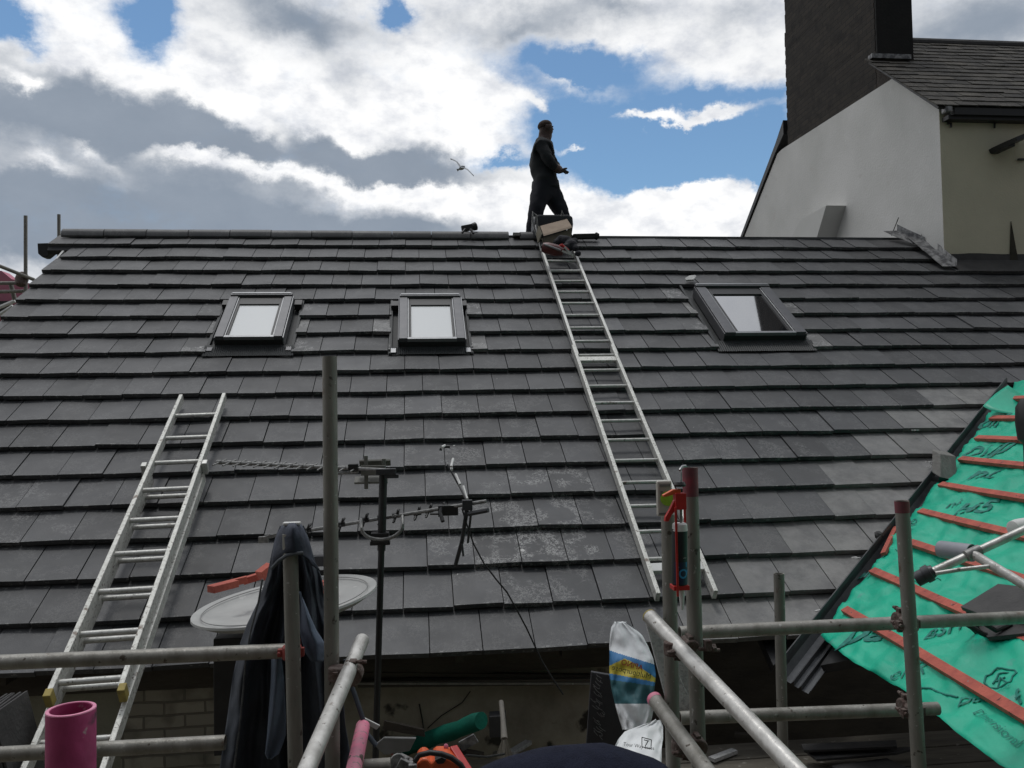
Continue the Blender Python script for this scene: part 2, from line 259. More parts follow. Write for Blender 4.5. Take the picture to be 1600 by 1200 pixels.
# ---------------------------------------------------------------- mesh builder
class MB:
    def __init__(s): s.v=[]; s.f=[]; s.mi=[]; s.col=[]
    def add(s,vs,fs,mi=0,col=None):
        o=len(s.v); s.v+= [V3(x) for x in vs]
        for q in fs: s.f.append([o+i for i in q]); s.mi.append(mi); s.col.append(col)
        return s
    def box(s,c,sz,rot=None,mi=0,col=None,tap=0):
        c=V3(c); hx,hy,hz=[x/2 for x in sz]; vs=[]
        for z in (-1,1):
            k=1-tap*(z>0)
            for x,y in ((-1,-1),(1,-1),(1,1),(-1,1)):
                p=V3((x*hx*k,y*hy*k,z*hz)); vs.append(c+(rot@p if rot else p))
        return s.add(vs,[(0,3,2,1),(4,5,6,7),(0,1,5,4),(1,2,6,5),(2,3,7,6),(3,0,4,7)],mi,col)
    def bar(s,a,b,wd,hd,up=V3((0,0,1)),mi=0,col=None):
        a,b=V3(a),V3(b); x=(b-a).normalized(); y=up.cross(x).normalized(); z=x.cross(y)
        m=Matrix((x,y,z)).transposed(); return s.box((a+b)/2,((b-a).length,wd,hd),m,mi,col)
    def tube(s,pts,r,n=12,cap=True,mi=0,flat=1):
        pts=[V3(p) for p in pts]; rs=r if isinstance(r,(list,tuple)) else [r]*len(pts); o=[]; u=None
        vs=[];fs=[]
        for i,p in enumerate(pts):
            t=(pts[min(i+1,len(pts)-1)]-pts[max(i-1,0)]).normalized()
            if u is None: u=t.orthogonal().normalized()
            u=(u-t*u.dot(t)).normalized(); w=t.cross(u)
            for k in range(n):
                a=2*math.pi*k/n; vs.append(p+(u*math.cos(a)+w*math.sin(a)*flat)*rs[i])
        for i in range(len(pts)-1):
            for k in range(n): fs.append((i*n+k,i*n+(k+1)%n,(i+1)*n+(k+1)%n,(i+1)*n+k))
        if cap: fs.append(tuple(range(n))[::-1]); fs.append(tuple((len(pts)-1)*n+k for k in range(n)))
        return s.add(vs,fs,mi)
    def pipe(s,a,b,r=.02415,wall=.004,n=20,mi=0,dep=.25):     # hollow tube with visible rims
        a,b=V3(a),V3(b); t=(b-a).normalized(); u=t.orthogonal().normalized(); w=t.cross(u); ri=r-wall
        dep=min(dep,(b-a).length*.45)
        rings=[(a+t*dep,ri),(a,ri),(a,r),(b,r),(b,ri),(b-t*dep,ri)]
        m=8; A=rings[:3]; B=rings[3:]
        mids=[(a.lerp(b,(i+1)/(m+1)),r) for i in range(m)]
        rings=A+mids+B; vs=[];fs=[]
        for p,q in rings:
            for k in range(n):
                an=2*math.pi*k/n; vs.append(p+(u*math.cos(an)+w*math.sin(an))*q)
        for i in range(len(rings)-1):
            for k in range(n): fs.append((i*n+k,i*n+(k+1)%n,(i+1)*n+(k+1)%n,(i+1)*n+k))
        fs.append(tuple(range(n))[::-1]); fs.append(tuple((len(rings)-1)*n+k for k in range(n)))
        return s.add(vs,fs,mi)
    def lathe(s,c,ax,prof,n=24,mi=0,cap=True,sx=1):
        c=V3(c); t=V3(ax).normalized(); u=t.orthogonal().normalized(); w=t.cross(u); vs=[];fs=[]
        for h,q in prof:
            for k in range(n):
                an=2*math.pi*k/n; vs.append(c+t*h+(u*math.cos(an)*sx+w*math.sin(an))*q)
        for i in range(len(prof)-1):
            for k in range(n): fs.append((i*n+k,i*n+(k+1)%n,(i+1)*n+(k+1)%n,(i+1)*n+k))
        if cap: fs.append(tuple(range(n))[::-1]); fs.append(tuple((len(prof)-1)*n+k for k in range(n)))
        return s.add(vs,fs,mi)
    def prism(s,poly,ext,mi=0,col=None):
        poly=[V3(p) for p in poly]; ext=V3(ext); n=len(poly)
        return s.add(poly+[p+ext for p in poly],[tuple(range(n)),tuple(range(2*n-1,n-1,-1))]+[(i,i+n,(i+1)%n+n,(i+1)%n) for i in range(n)],mi,col)
    def build(s,name,mats,parent=None,smooth=False,bev=0,sol=0,sub=0,auto=None):
        me=bpy.data.meshes.new(name); me.from_pydata([tuple(v) for v in s.v],[],s.f)
        if not isinstance(mats,(list,tuple)): mats=[mats]
        for m in mats: me.materials.append(m)
        me.polygons.foreach_set('material_index',s.mi)
        if any(c is not None for c in s.col):
            ca=me.color_attributes.new('tint','FLOAT_COLOR','CORNER'); data=[]
            for p,c in zip(me.polygons,s.col):
                for _ in range(p.loop_total): data+= list(c or (.5,0,0))+[1]
            ca.data.foreach_set('color',data)
        bm=bmesh.new(); bm.from_mesh(me); bmesh.ops.recalc_face_normals(bm,faces=bm.faces); bm.to_mesh(me); bm.free()
        if smooth:
            me.polygons.foreach_set('use_smooth',[True]*len(me.polygons))
            try: me.set_sharp_from_angle(angle=R(auto or 40))
            except Exception: pass
        o=bpy.data.objects.new(name,me); COL.objects.link(o)
        if bev: b=o.modifiers.new('bevel','BEVEL'); b.width=bev; b.segments=2; b.limit_method='ANGLE'
        if sol: b=o.modifiers.new('thick','SOLIDIFY'); b.thickness=sol
        if sub: b=o.modifiers.new('sub','SUBSURF'); b.levels=sub; b.render_levels=sub
        if parent:
            o.parent=parent; o.matrix_parent_inverse=pinv(parent)
        return o
WM={}
def pinv(p):
    return WM.get(p.name,Matrix.Identity(4)).inverted()
def tag(o,label=None,cat=None,group=None,kind=None):
    for k,v in (('label',label),('category',cat),('group',group),('kind',kind)):
        if v: o[k]=v
    return o
def thing(name,label,cat,loc=(0,0,0),group=None):
    o=bpy.data.objects.new(name,None); COL.objects.link(o); o.location=loc; o.empty_display_size=.1
    WM[o.name]=Matrix.Translation(V3(loc)); return tag(o,label,cat,group)
def textmesh(body,fit_len,place,parent,name,m,h=0,bold=.0,shear=0):
    """lettering as thin real geometry; place(x,y)->world point, x in 0..fit_len"""
    cu=bpy.data.curves.new('t','FONT'); cu.body=body; cu.size=1; cu.offset=bold; cu.shear=shear; cu.resolution_u=3
    to=bpy.data.objects.new('t',cu); COL.objects.link(to); dg=bpy.context.evaluated_depsgraph_get(); dg.update()
    me=bpy.data.meshes.new_from_object(to.evaluated_get(dg)); bpy.data.objects.remove(to)
    bm=bmesh.new(); bm.from_mesh(me); xs=[v.co.x for v in bm.verts]; x0,x1=min(xs),max(xs); k=fit_len/(x1-x0)
    for v in bm.verts: v.co=place((v.co.x-x0)*k,v.co.y*k)
    bm.to_mesh(me); bm.free(); me.name=name; me.materials.clear(); me.materials.append(m)
    o=bpy.data.objects.new(name,me); COL.objects.link(o)
    if parent: o.parent=parent; o.matrix_parent_inverse=pinv(parent)
    return o
def jit(a): return random.uniform(-a,a)
Z=lambda z: z+ZB
# ================================================================ GROUND
g=MB()
g.add([(-600,-600,0),(600,-600,0),(600,600,0),(-600,600,0)],[(0,1,2,3)]); tag(g.build('ground',GRASS),kind='structure')
# ================================================================ TILED BUILDING
bl=thing('building','dark roof of large grey concrete tiles with three skylights, above a shabby low wall','building',(1,-4.6,0))
UL,UR=-3.69,10.5
def clip(poly,a,b,c):                     # keep a*u+b*v<=c
    out=[]
    for i in range(len(poly)):
        p,q=poly[i],poly[(i+1)%len(poly)]; fp=a*p[0]+b*p[1]-c; fq=a*q[0]+b*q[1]-c
        if fp<=0: out.append(p)
        if (fp<0<fq) or (fq<0<fp):
            t=fp/(fp-fq); out.append((p[0]+t*(q[0]-p[0]),p[1]+t*(q[1]-p[1])))
    return out
VA,VB=(2.17,6.09),(5.34,3.19); VS=(VB[0]-VA[0])/(VB[1]-VA[1])       # valley line in (u,v)
def vu(v): return VA[0]+(v-VA[1])*VS
sky_reg=[(-1.74,-1.00,5,7),(-.13,.60,5,7),(2.93,3.86,4,7)]
tl=MB()
def scuffw(u,v):
    s=0
    for cu,cv,ru,rv,k in ((.85,5.1,.75,.55,1),(1.0,4.6,.5,.35,.9),(.45,4.0,.7,.7,.35),(-2.5,4.7,.5,.5,.35),(2.7,4.0,.9,.5,.2),(.3,3.4,.8,.4,.3)):
        s=max(s,k*max(0,1-((u-cu)/ru)**2-((v-cv)/rv)**2))
    return s
def put(poly,c,tint):
    if len(poly)<3: return
    a=0
    for i in range(len(poly)):
        p,q=poly[i],poly[(i+1)%len(poly)]; a+=p[0]*q[1]-p[1]*q[0]
    if abs(a)<.002: return
    vf=c*GA; j=jit(.0035); j2=jit(.0045); u0=sum(p[0] for p in poly)/len(poly)
    hh=lambda p: -(vf-p[1])*.044/GA+j+(p[0]-u0)*j2/.15
    top=[RU(p[0],p[1],hh(p)) for p in poly]; bot=[RU(p[0],p[1],hh(p)-.036) for p in poly]
    n=len(poly); fs=[tuple(range(n))]+[(i,i+n,(i+1)%n+n,(i+1)%n) for i in range(n)]
    tl.add(top+bot,fs,0,tint)
for c in range(18):
    off=.5 if c%2 else 0
    v1=c*GA; v0=(c-1)*GA-.06 if c else -.345
    for i in range(-14,37):
        ua=(i+off)*.3+.003; ub=ua+.3-.006; dv=jit(.0045)
        tint=[random.random(),0,scuffw((ua+ub)/2,v1)]
        if random.random()<.06: tint[0]=min(1.5,tint[0]+.6)
        poly=[(ua,v0),(ub,v0),(ub,v1+dv),(ua,v1+dv)]
        lim=UL if c>0 else -3.86
        if c==1: lim=-3.62
        poly=clip(poly,-1,0,-lim)
        if c<2: poly=clip(poly,1,0,6.28)
        if v1>3.2:
            # inside of the valley cut, kept 6 cm from the trough line
            a,b=1,-VS; cc=VA[0]-VS*VA[1]-.05; full=len(poly); u_l=vu(v1)
            if ub>u_l-.9: tint[1]=.6 if ub>u_l-.5 else .18*random.random()
            if ub>u_l-.05: tint[1]=.8
            poly=clip(poly,a,b,cc)
        elif c in(2,): pass
        if len(poly)<3: continue
        done=False
        for (s0,s1,c0,c1) in sky_reg:
            if c0<=c<=c1 and ub>s0 and ua<s1:
                cut=1
                if ua<s0:
                    tt=list(tint); tt[1]=random.uniform(.15,.75) if s0-ua<.2 else .1; tt[2]=.8; put(clip(poly,1,0,s0),c,tt)
                if ub>s1:
                    tt=list(tint); tt[1]=random.uniform(.15,.8) if ub-s1<.2 else .1; tt[2]=.8; put(clip(poly,-1,0,-s1),c,tt)
                if s0==sky_reg[2][0] and False: pass
                done=True
        if not done: put(poly,c,tint)
roof=tl.build('roof_tiles',TILE,bl)
# underlay below the tiles and rear slope
ud=MB()
P=[(-3.6,-.34),(UR,-.34),(UR,3.1),(5.4,3.15),(2.13,6.0),(2.13,5.75),(-3.6,5.75)]
ud.prism([RU(u,v,-.095) for u,v in P],RN*-.06); ud.build('roof_underlay',BLK,bl)
AP=RU(0,-.345,-.035)      # apex
rb=MB()
for u0,u1 in ((-3.75,6.28),):
    for c in range(17):
        a=AP.y+c*GA*CS; b=a+GA*CS+.05; za=AP.z-c*GA*SN; zb=za-GA*SN-.05*SN/CS
        rb.prism([(u0,a-.0,za+.02),(u0,b,zb+.02+.03),(u0,b,zb+.02),(u0,a,za-.01)],(u1-u0,0,0),0,(.5,0,0))
rb.build('rear_roof_tiles',TILE,bl)
# ridge tiles
rc=MB(); u=-3.80; k=0
def ridge(u0,u1):
    prof=[]
    for t in range(9):
        a=math.pi*t/8; prof.append((AP.y-.115*math.cos(a),AP.z-.035+.095*math.sin(a)**.8+(0.0)))
    out=[(y,z) for y,z in prof]; inn=[(y*.0+AP.y+(y-AP.y)*.86,z-.018) for y,z in prof]
    dz=jit(.003); poly=[(u0,y,z+dz) for y,z in out]+[(u0,y,z+dz) for y,z in inn[::-1]]
    n=len(out); vs=[V3(p) for p in poly]; vs2=[v+V3((u1-u0,0,0)) for v in vs]
    fs=[]; m=len(vs)
    for i in range(m): fs.append((i,(i+1)%m,(i+1)%m+m,i+m))
    for i in range(n-1):
        fs.append((i,i+1,m-2-i,m-1-i)); fs.append((i+m,i+1+m,m-2-i+m,m-1-i+m))
    rc.add(vs+vs2,fs,0,(random.random()*.8+.2,.12,.1))
while u<1.2:
    e=min(u+.452,1.26); ridge(u,e-.004 if e<1.25 else 1.26); u+=.456
ridge(1.35,1.62)
rc.build('ridge_tiles',TILE,bl,smooth=True,auto=50)
mb=MB(); 
for u in (1.27,1.31): mb.box((u+.02,AP.y-.02,AP.z+.015),(.05,.16,.035),Matrix.Rotation(R(jit(12)),3,'Z'))
mb.prism([(1.345,AP.y-.095*math.cos(math.pi*t/8),AP.z-.035+.08*math.sin(math.pi*t/8)) for t in range(9)],(.03,0,0))
mb.build('ridge_mortar',mat('pale_mortar',(.36,.35,.33),(.24,.235,.22),30,.95,0,.6,60),bl)
# verge : white-ish underside board along the left edge, black moulded end at the top
vb=MB(); vb.prism([RU(-3.685,-.1,-.062),RU(-3.685,5.85,-.062),RU(-3.685,5.85,-.16),RU(-3.685,-.1,-.16)],(-.02,0,0)); vb.build('barge_board',WHT,bl)
eb=MB(); q=[(58,380),(90,379),(97,384),(88,389),(72,402),(66,402),(59,396)]
eb.prism([Yp(x,y,.02) for x,y in q],(0,.12,0)); eb.build('verge_end_cap',BLK,bl,bev=.008)
eb=MB(); eb.prism([RU(-3.86,-.02,-.03),RU(-3.1,-.02,-.03),RU(-3.1,.05,-.06),RU(-3.86,.05,-.06)],RN*-.05); eb.build('verge_batten',BLK,bl)
# skylights
FLSH=mat('dark_flashing',(.020,.023,.024),(.032,.035,.036),20,.6,.1)
def skylight(u0,u1,v0,v1,gl,lab,a0,a1,vt):
    s=thing('skylight_tmp',None,None,RU(u0,v0)); s.parent=bl; s.matrix_parent_inverse=pinv(bl); s.name='skylight'; WM[s.name]=Matrix.Translation(RU(u0,v0))
    s['label']=lab
    m=Matrix((V3((1,0,0)),-RD,RN)).transposed()     # local x right, y up-slope, z out
    def bx(mb,ua,ub,va,vb,ha,hb,mi=0): mb.box(RU((ua+ub)/2,(va+vb)/2,(ha+hb)/2),(ub-ua,vb-va,hb-ha),m,mi)
    # flashing tray around and apron below
    f=MB(); bx(f,a0-.02,a1+.02,vt-.02,v1+.06,-.058,-.05)
    for x in (a0,a1): bx(f,x-.012,x+.012,vt,v1+.09,-.05,-.012)
    f.build('side_flashing',FLSH,s)
    lf=MB(); n=46
    va_,vb_=v1+.0,7*GA+.05; vs=[];fs=[]
    W=a1-a0
    for i in range(n*2+1):
        uu=a0-.02+(W+.04)*i/(n*2); hh=.004 if i%2 else -.001
        vs+= [RU(uu,va_,.0),RU(uu,(va_+vb_)/2-.02,hh-.010),RU(uu,vb_+jit(.002),hh-.022+.002)]
    for i in range(n*2):
        for k in range(2): fs.append((i*3+k,i*3+k+1,(i+1)*3+k+1,(i+1)*3+k))
    lf.add(vs,fs); lf.build('apron_flashing',FLSH,s)
    fr=MB(); cw=(u1-u0)*.125
    bx(fr,u0,u1,v0+.005,v1,-.05,.05,1)                         # box below casings
    bx(fr,u0,u1,v0,v0+.05,.05,.10,0)                            # top hood
    bx(fr,u0+cw*1.35,u1-cw*1.35,v0+.05,v0+.20,.05,.075,1)           # black panel painting in the shadow under the hood
    for x in (u0,u1-cw): bx(fr,x,x+cw,v0+.052,v1-.002,.05,.088,0)   # side casings
    for x in (u0+cw*1.02,u1-cw*1.02-.012): bx(fr,x,x+.012,v0+.052,v1-.04,.05,.080,2)
    for x in (u0+cw*1.2,u1-cw*1.2-.02): bx(fr,x,x+.02,v0+.052,v1-.045,.05,.074,1)
    bx(fr,u0+cw,u1-cw,v1-.035,v1,.05,.083,2)                     # bottom rail
    bx(fr,u0+cw,u1-cw,v1-.055,v1-.037,.05,.070,1)
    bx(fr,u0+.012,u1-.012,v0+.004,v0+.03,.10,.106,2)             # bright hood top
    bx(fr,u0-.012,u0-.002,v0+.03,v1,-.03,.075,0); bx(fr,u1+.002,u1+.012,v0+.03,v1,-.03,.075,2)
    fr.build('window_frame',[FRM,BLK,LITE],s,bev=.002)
    p=MB(); bx(p,u0+cw*1.35,u1-cw*1.35,v0+.19,v1-.05,.05,.062); p.build('window_pane',gl,s)
    if a0<2:
        for x in (a0+.03,a1-.03): h=MB(); bx(h,x-.035,x+.035,v0+.02,v0+.12,-.03,.03); h.build('corner_bracket',BLK,s)
        for x in (a0+.028,a1-.028): h=MB(); bx(h,x-.022,x+.022,v1+.01,v1+.09,-.012,-.004); h.build('corner_clip',LITE if a0>-1 else FRM,s)
    return s
skylight(-1.665,-1.085,1.44,2.305,GLB,'narrow skylight with pale pane, leftmost of the three',-1.74,-1.0,4*GA)
skylight(-.05,.545,1.47,2.365,GLB,'skylight with pale pane between the left skylight and the ladder',-.13,.60,4*GA)
skylight(3.015,3.815,1.24,2.295,GLR,'wide skylight reflecting sky and chimney, right of the ladder',2.93,3.86,3*GA)
# flashing against the neighbouring gable
for i,(p,q) in enumerate((((1392,368),(1436,384)),((1430,378),(1466,403)),((1455,398),(1486,420)))):
    a=Rp(*p,.0); b=Rp(*q,.0); fl=MB(); n=5; vs=[];fs=[]; wv=V3((.16,0,0))
    for k in range(n):
        t=k/(n-1); c0=a.lerp(b,t)-wv*.7+RN*(.055-.03*t)
        vs+=[c0+RN*jit(.003),c0+wv*.5+RN*(.004+jit(.004)),c0+wv*1.1+RN*(.006+jit(.003)),c0+wv*1.14+V3((0,0,.085+jit(.006)))]
    for k in range(n-1):
        for j in range(3): fs.append((k*4+j,k*4+j+1,(k+1)*4+j+1,(k+1)*4+j))
    fl.add(vs,fs); fl.build('lead_flashing',LEAD,bl,sol=.006)
fl=MB(); n=30; vs=[];fs=[]
for k in range(n):
    x=6.34+k*.14; vs+=[RU(x,.70+jit(.01),.005),RU(x,.52,.012+jit(.006)),V3((x,-.345,Z(-.215))),V3((x,-.345,Z(-.14)+jit(.006)))]
for k in range(n-1):
    for j in range(3): fs.append((k*4+j,k*4+j+1,(k+1)*4+j+1,(k+1)*4+j))
fl.add(vs,fs); fl.build('apron_lead',SLATEM,bl,sol=.004)
# front wall
WY=-4.58
wl=MB(); wl.box((-2.9,WY+.15,Z(-5.2)),(2.6,.3,3.72)); wl.build('rendered_wall',CREAM,bl)
wl=MB(); wl.box((-1.15,WY+.14,Z(-5.2)),(.9,.3,3.72)); wl.build('brick_wall',BRICKP,bl)
wl=MB(); wl.box((.35,WY+.16,Z(-5.2)),(2.1,.3,3.72)); wl.build('cement_wall',CEM,bl)
wl=MB(); wl.prism([(-3.55,-4.43,0),(-3.55,-4.43,Z(-3.30)),(-3.55,.29,Z(-.12)),(-3.55,5.2,Z(-3.5)),(-3.55,5.2,0)],(.2,0,0)); wl.build('side_wall',CREAM,bl)
wl=MB(); wl.box((4.4,-1.4,Z(-4.5)),(6.0,.2,4.9)); wl.build('recessed_wall',WOODD,bl)
wl=MB(); wl.box((1.5,-2.95,Z(-5.4)),(.2,3.2,4.0)); wl.build('return_wall',WOODD,bl)
eb=MB(); eb.box((-.9,WY-.02,Z(-3.40)),(5.6,.04,.16)); eb.build('eaves_board',WOODD,bl)
for k in range(9): eb=MB(); eb.box((-3.4+k*.62,WY-.09,Z(-3.33)),(.05,.2,.08)); eb.build('rafter_end',WOODD,bl)
eb=MB(); eb.bar(Yp(560,1066,WY-.05),Yp(930,1062,WY-.05),.09,.035); eb.bar(Yp(560,1052,WY-.03),Yp(930,1056,WY-.03),.04,.02); eb.build('wall_ledge',WOODD,bl)
eb=MB(); eb.bar(Yp(545,1068,WY-.10),Yp(930,1068,WY-.10),.012,.012); eb.build('ledge_pipe',STEELD,bl)
# cracks / hanging wires on wall
cr=MB(); cr.tube([Yp(x,y,WY-.0) for x,y in ((655,1100),(660,1125),(663,1150))],.004,6); cr.tube([Yp(x,y,WY) for x,y in ((735,1080),(722,1098),(690,1118),(668,1138))],.003,6); cr.build('wall_cable',CABLEM,bl)
# ================================================================ SCAFFOLD DECK (floor under everything in front)
DZ=Z(-3.93)
dk=thing('scaffold_deck','dirty timber boards forming the working platform below the eaves','platform',(0,-6.5,DZ))
for i in range(11):
    y=-4.86-i*.232; b=MB(); x0=-4.2+jit(.2); b.box((x0/2+2.1,y,DZ-.02+jit(.003)),(4.2-x0,.222,.038)); b.build('deck_board',DECKM,dk,bev=.004)
for x in (-3.5,-1.6,.4,2.3,3.8): MB().tube([(x,-4.7,DZ-.066),(x,-7.6,DZ-.066)],.024,12).build('transom',STEELD,dk)
for x in (-3.5,.4,3.8):
    for y in (-5.0,-7.3): MB().tube([(x,y+.05,DZ-.05),(x,y+.05,0)],.024,12).build('support_pole',STEELD,dk)
# ================================================================ WING ROOF WITH GREEN MEMBRANE
v1_=Rp(1575,605,.03); v2_=Rp(1240,1035,.03); DA=V3((math.sin(R(7)),math.cos(R(7)),0))
GN=(v1_-v2_).cross(DA).normalized(); GN=GN if GN.z>0 else -GN
GU=-(GN.cross(DA)); GU=GU if GU.z>0 else -GU
def G(a,b,h=0): return v2_+DA*a+GU*b+GN*h
def Gp(px,py,h=0):
    P=onp(px,py,v2_+GN*h,GN); return (P-v2_).dot(DA),(P-v2_).dot(GU)
vbA=v1_-v2_; VAe=(vbA.dot(DA),vbA.dot(GU))
def aval(b): return VAe[0]/VAe[1]*b
def gh(a,b):        # wrinkles of the membrane
    h=.026*noise.noise(V3((a*1.6,b*3.4,1)))+.020*noise.noise(V3((a*5,b*9,4)))+.011*noise.noise(V3((a*14+b*9,b*21,2)))+.014*abs(noise.noise(V3((a*6-b*5,b*5+a*3,6))))
    s=abs(((b-.445)/.323)%1-.5); h-=.022*(1-2*s)*0+.012*(.5-s)
    h+=.010*abs(noise.noise(V3((a*3+b*4,b*12-a*2,9))))
    return h-.004
wg=thing('roof_extension','half finished side roof covered in bright green membrane with red battens','roof',G(0,0))
mbm=MB(); nb=150; na=120; idx={}
vs=[];fs=[]
for j in range(nb+1):
    b=.0+3.32*j/nb
    for i in range(na+1):
        t=i/na; b2=b
        ar=aval(max(b,.0))-.07-.03*noise.noise(V3((b*4,0,3))); al=-3.6
        a=al+(ar-al)*(t**.8)
        e=.24+.045*noise.noise(V3((a*1.3,2,7))); b2=e+(3.32-e)*j/nb
        ar=aval(b2)-.045-.03*noise.noise(V3((b2*4,0,3))); a=al+(ar-al)*(t**.8)
        dr=max(0,.30-(b2-e))*.0
        vs.append(G(a,b2,gh(a,b2)-dr*.2))
for j in range(nb):
    for i in range(na): fs.append((j*(na+1)+i,j*(na+1)+i+1,(j+1)*(na+1)+i+1,(j+1)*(na+1)+i))
mbm.add(vs,fs); mbm.build('membrane',GREEN,wg,smooth=True,sol=.002,auto=80)
for b,a in ((.452,.23),(.79,.54),(1.11,.62),(1.41,1.03),(1.73,1.30),(2.06,1.58),(2.36,1.83),(2.66,2.09),(2.98,2.3)):
    m=MB(); n=10
    A=-3.6; 
    ps=[G(a+(A-a)*k/n,b+.006*noise.noise(V3((k*.7,b*5,0))),.018+.003*noise.noise(V3((k,b,2)))) for k in range(n+1)]
    vs=[];fs=[]
    for p in ps:
        for x,y in ((-.024,-.013),(.024,-.013),(.024,.013),(-.024,.013)): vs.append(p+GU*x+GN*y)
    for k in range(n):
        for q in range(4): fs.append((k*4+q,k*4+(q+1)%4,(k+1)*4+(q+1)%4,(k+1)*4+q))
    fs+= [(0,1,2,3),tuple(n*4+q for q in range(4))]
    m.add(vs,fs); m.build('batten',BATT,wg)
m=MB()
for b,a in ((.452,.23),(.79,.54),(1.11,.62),(1.41,1.03),(1.73,1.30),(2.06,1.58),(2.36,1.83),(2.66,2.09)):
    k=a-.12
    while k>-3: m.lathe(G(k,b+jit(.008),.028),GN,[(0,.004),(.004,.004)],6); k-=.42+jit(.04)
o=m.build('nail_heads',AER,wg); o['kind']='stuff'
m=MB(); m.bar(G(*Gp(1382,868),.012),G(*Gp(1402,826),.012),.035,.02,GN); m.build('batten_offcut',BATT,wg)
# supporting dark deck below the membrane
ud=MB(); ud.prism([G(-.0,.12,-.09),G(2.9,3.4,-.09),G(-3.7,3.4,-.09),G(-3.7,.32,-.09),G(-.2,.32,-.09)],GN*-.05); ud.build('rafter_deck',BLK,wg)
# side wall of the extension, set back in the dark
sw=MB(); c0=G(-.4,1.35,0); c1=G(-3.6,1.35,0); sw.prism([V3((c0.x,c0.y,DZ-.6)),V3((c1.x,c1.y,DZ-.6)),V3((c1.x,c1.y,c1.z-.1)),V3((c0.x,c0.y,c0.z-.1))],(.2,0,0)); sw.build('extension_wall',WOODD,wg)
# folded flap at the top of the valley
fp=MB(); vs=[];fs=[]; n=14
qa=[(1575,601),(1600,618)]; 
pts=[((1536,634),(1575,602)),((1600,646),(1600,617))]
for i in range(n+1):
    t=i/n
    lo=S(*((1536*(1-t)**2+2*1556*t*(1-t)+1640*t*t),(634*(1-t)**2+2*652*t*(1-t)+644*t*t)),7.0-.3*t)
    hi=S(1575+60*t,602+40*t,7.25-.25*t)
    for k in range(7):
        q=k/6; p=lo.lerp(hi,q)+GN*(.012*math.sin(q*3.1)); vs.append(p)
for i in range(n):
    for k in range(6): fs.append((i*7+k,i*7+k+1,(i+1)*7+k+1,(i+1)*7+k))
fp.add(vs,fs); fp.build('membrane_flap',GREEN,wg,smooth=True,sol=.002,auto=80)
# valley trough
VD=(v1_-v2_).normalized(); perp=V3((1,0,0)); perp=(perp-VD*perp.dot(VD)).normalized()
A0=v2_-VD*.10; A1=v1_+VD*.12
tr=MB(); upn=VD.cross(perp).normalized(); upn=upn if upn.z>0 else -upn
prof=[(-.06,.012),(-.052,.030),(-.044,.012),(-.03,-.035),(.01,-.055),(.045,-.055),(.055,-.025),(.065,-.055),(.09,-.055),(.10,-.025),(.11,-.055),(.15,-.05),(.155,-.02)]
vs=[];fs=[]; m_=24
for k in range(m_+1):
    p=A0.lerp(A1,k/m_)
    for x,y in prof: vs.append(p+perp*x+upn*(y-.0))
L_=len(prof)
for k in range(m_):
    for q in range(L_-1): fs.append((k*L_+q,k*L_+q+1,(k+1)*L_+q+1,(k+1)*L_+q))
tr.add(vs,fs); tr.build('valley_trough',mat('dark_valley_trough',(.07,.074,.08),(.11,.115,.12),15,.5,.2),wg,sol=.003)
# white fixing clips along the trough
cl=MB()
for px,py in ((1428,672),(1450,722),(1335,871),(1278,954),(1452,729)):
    cl=MB(); p=Rp(px,py,.02); cl.box(p,(.05,.012,.006),Matrix.Rotation(R(25),3,'Z')); cl.box(p+V3((.01,-.025,0)),(.045,.010,.006),Matrix.Rotation(R(20),3,'Z')); cl.build('fixing_clip',WHT,wg)
# printed writing on the membrane
def gtext(body,p0,p1,bold=.012,hs=1.0,up=None,nm='printed_lettering'):
    a0,b0=Gp(*p0); a1,b1=Gp(*p1); o=V3((a0,b0,0)); d=V3((a1-a0,b1-b0,0)); Ln=d.length; d.normalize(); n=V3((d.y,-d.x,0))
    # up direction in plane: image-up
    ax,bx=Gp(p0[0],p0[1]-20); 
    if n.dot(V3((ax-a0,bx-b0,0)))<0: n=-n
    def pl(x,y):
        q=o+d*x+n*y*hs; return G(q.x,q.y,gh(q.x,q.y)+.006)
    textmesh(body,Ln,pl,wg,nm,INK,bold=bold,shear=.25)
gtext('pa',(1313,1008),(1378,1000),.02)
gtext('BSH',(1442,998),(1508,981),.01)
gtext('Dur',(1496,1104),(1548,1092),.02); gtext('f',(1590,1096),(1606,1088),.02)
gtext('LOW',(1557,1077),(1580,1074),.0)
gtext('hi5',(1488,808),(1548,796),.02); gtext('ni',(1478,796),(1500,790),.0)
gtext('oup',(1500,716),(1575,705),.0); gtext('nc',(1510,750),(1552,744),.01)
gtext('ofr',(1524,668),(1566,664),.01); gtext('Dimensional',(1518,1112),(1588,1168),-.01,.8)
gtext('hrp',(1334,903),(1372,896),.01); gtext('3/M8',(1424,838),(1436,812),-.01); gtext('performance',(1512,1012),(1552,1006),-.012)
gtext('ekR',(1388,1060),(1444,1052),-.01)
def gline(pts,r=.004,closed=False):
    em=MB()
    q=[Gp(*p) for p in pts]; q=q+[q[0]] if closed else q
    P=[]
    for i in range(len(q)-1):
        for k in range(4):
            t=k/4; a=q[i][0]*(1-t)+q[i+1][0]*t; b=q[i][1]*(1-t)+q[i+1][1]*t; P.append(G(a,b,gh(a,b)+.003))
    a,b=q[-1]; P.append(G(a,b,gh(a,b)+.003)); em.tube(P,r,6,flat=1); em.build('printed_mark',INK,wg)
gline([(1538,1067),(1541,1056),(1560,1046),(1583,1044),(1588,1050),(1578,1064),(1556,1072),(1545,1072)],.004,True)
gline([(1550,1066),(1560,1053),(1575,1049)]); gline([(1555,1062),(1570,1057)]); gline([(1557,1070),(1562,1057),(1574,1066)])
gline([(1438,1075),(1455,1076),(1480,1087),(1497,1090)],.005)
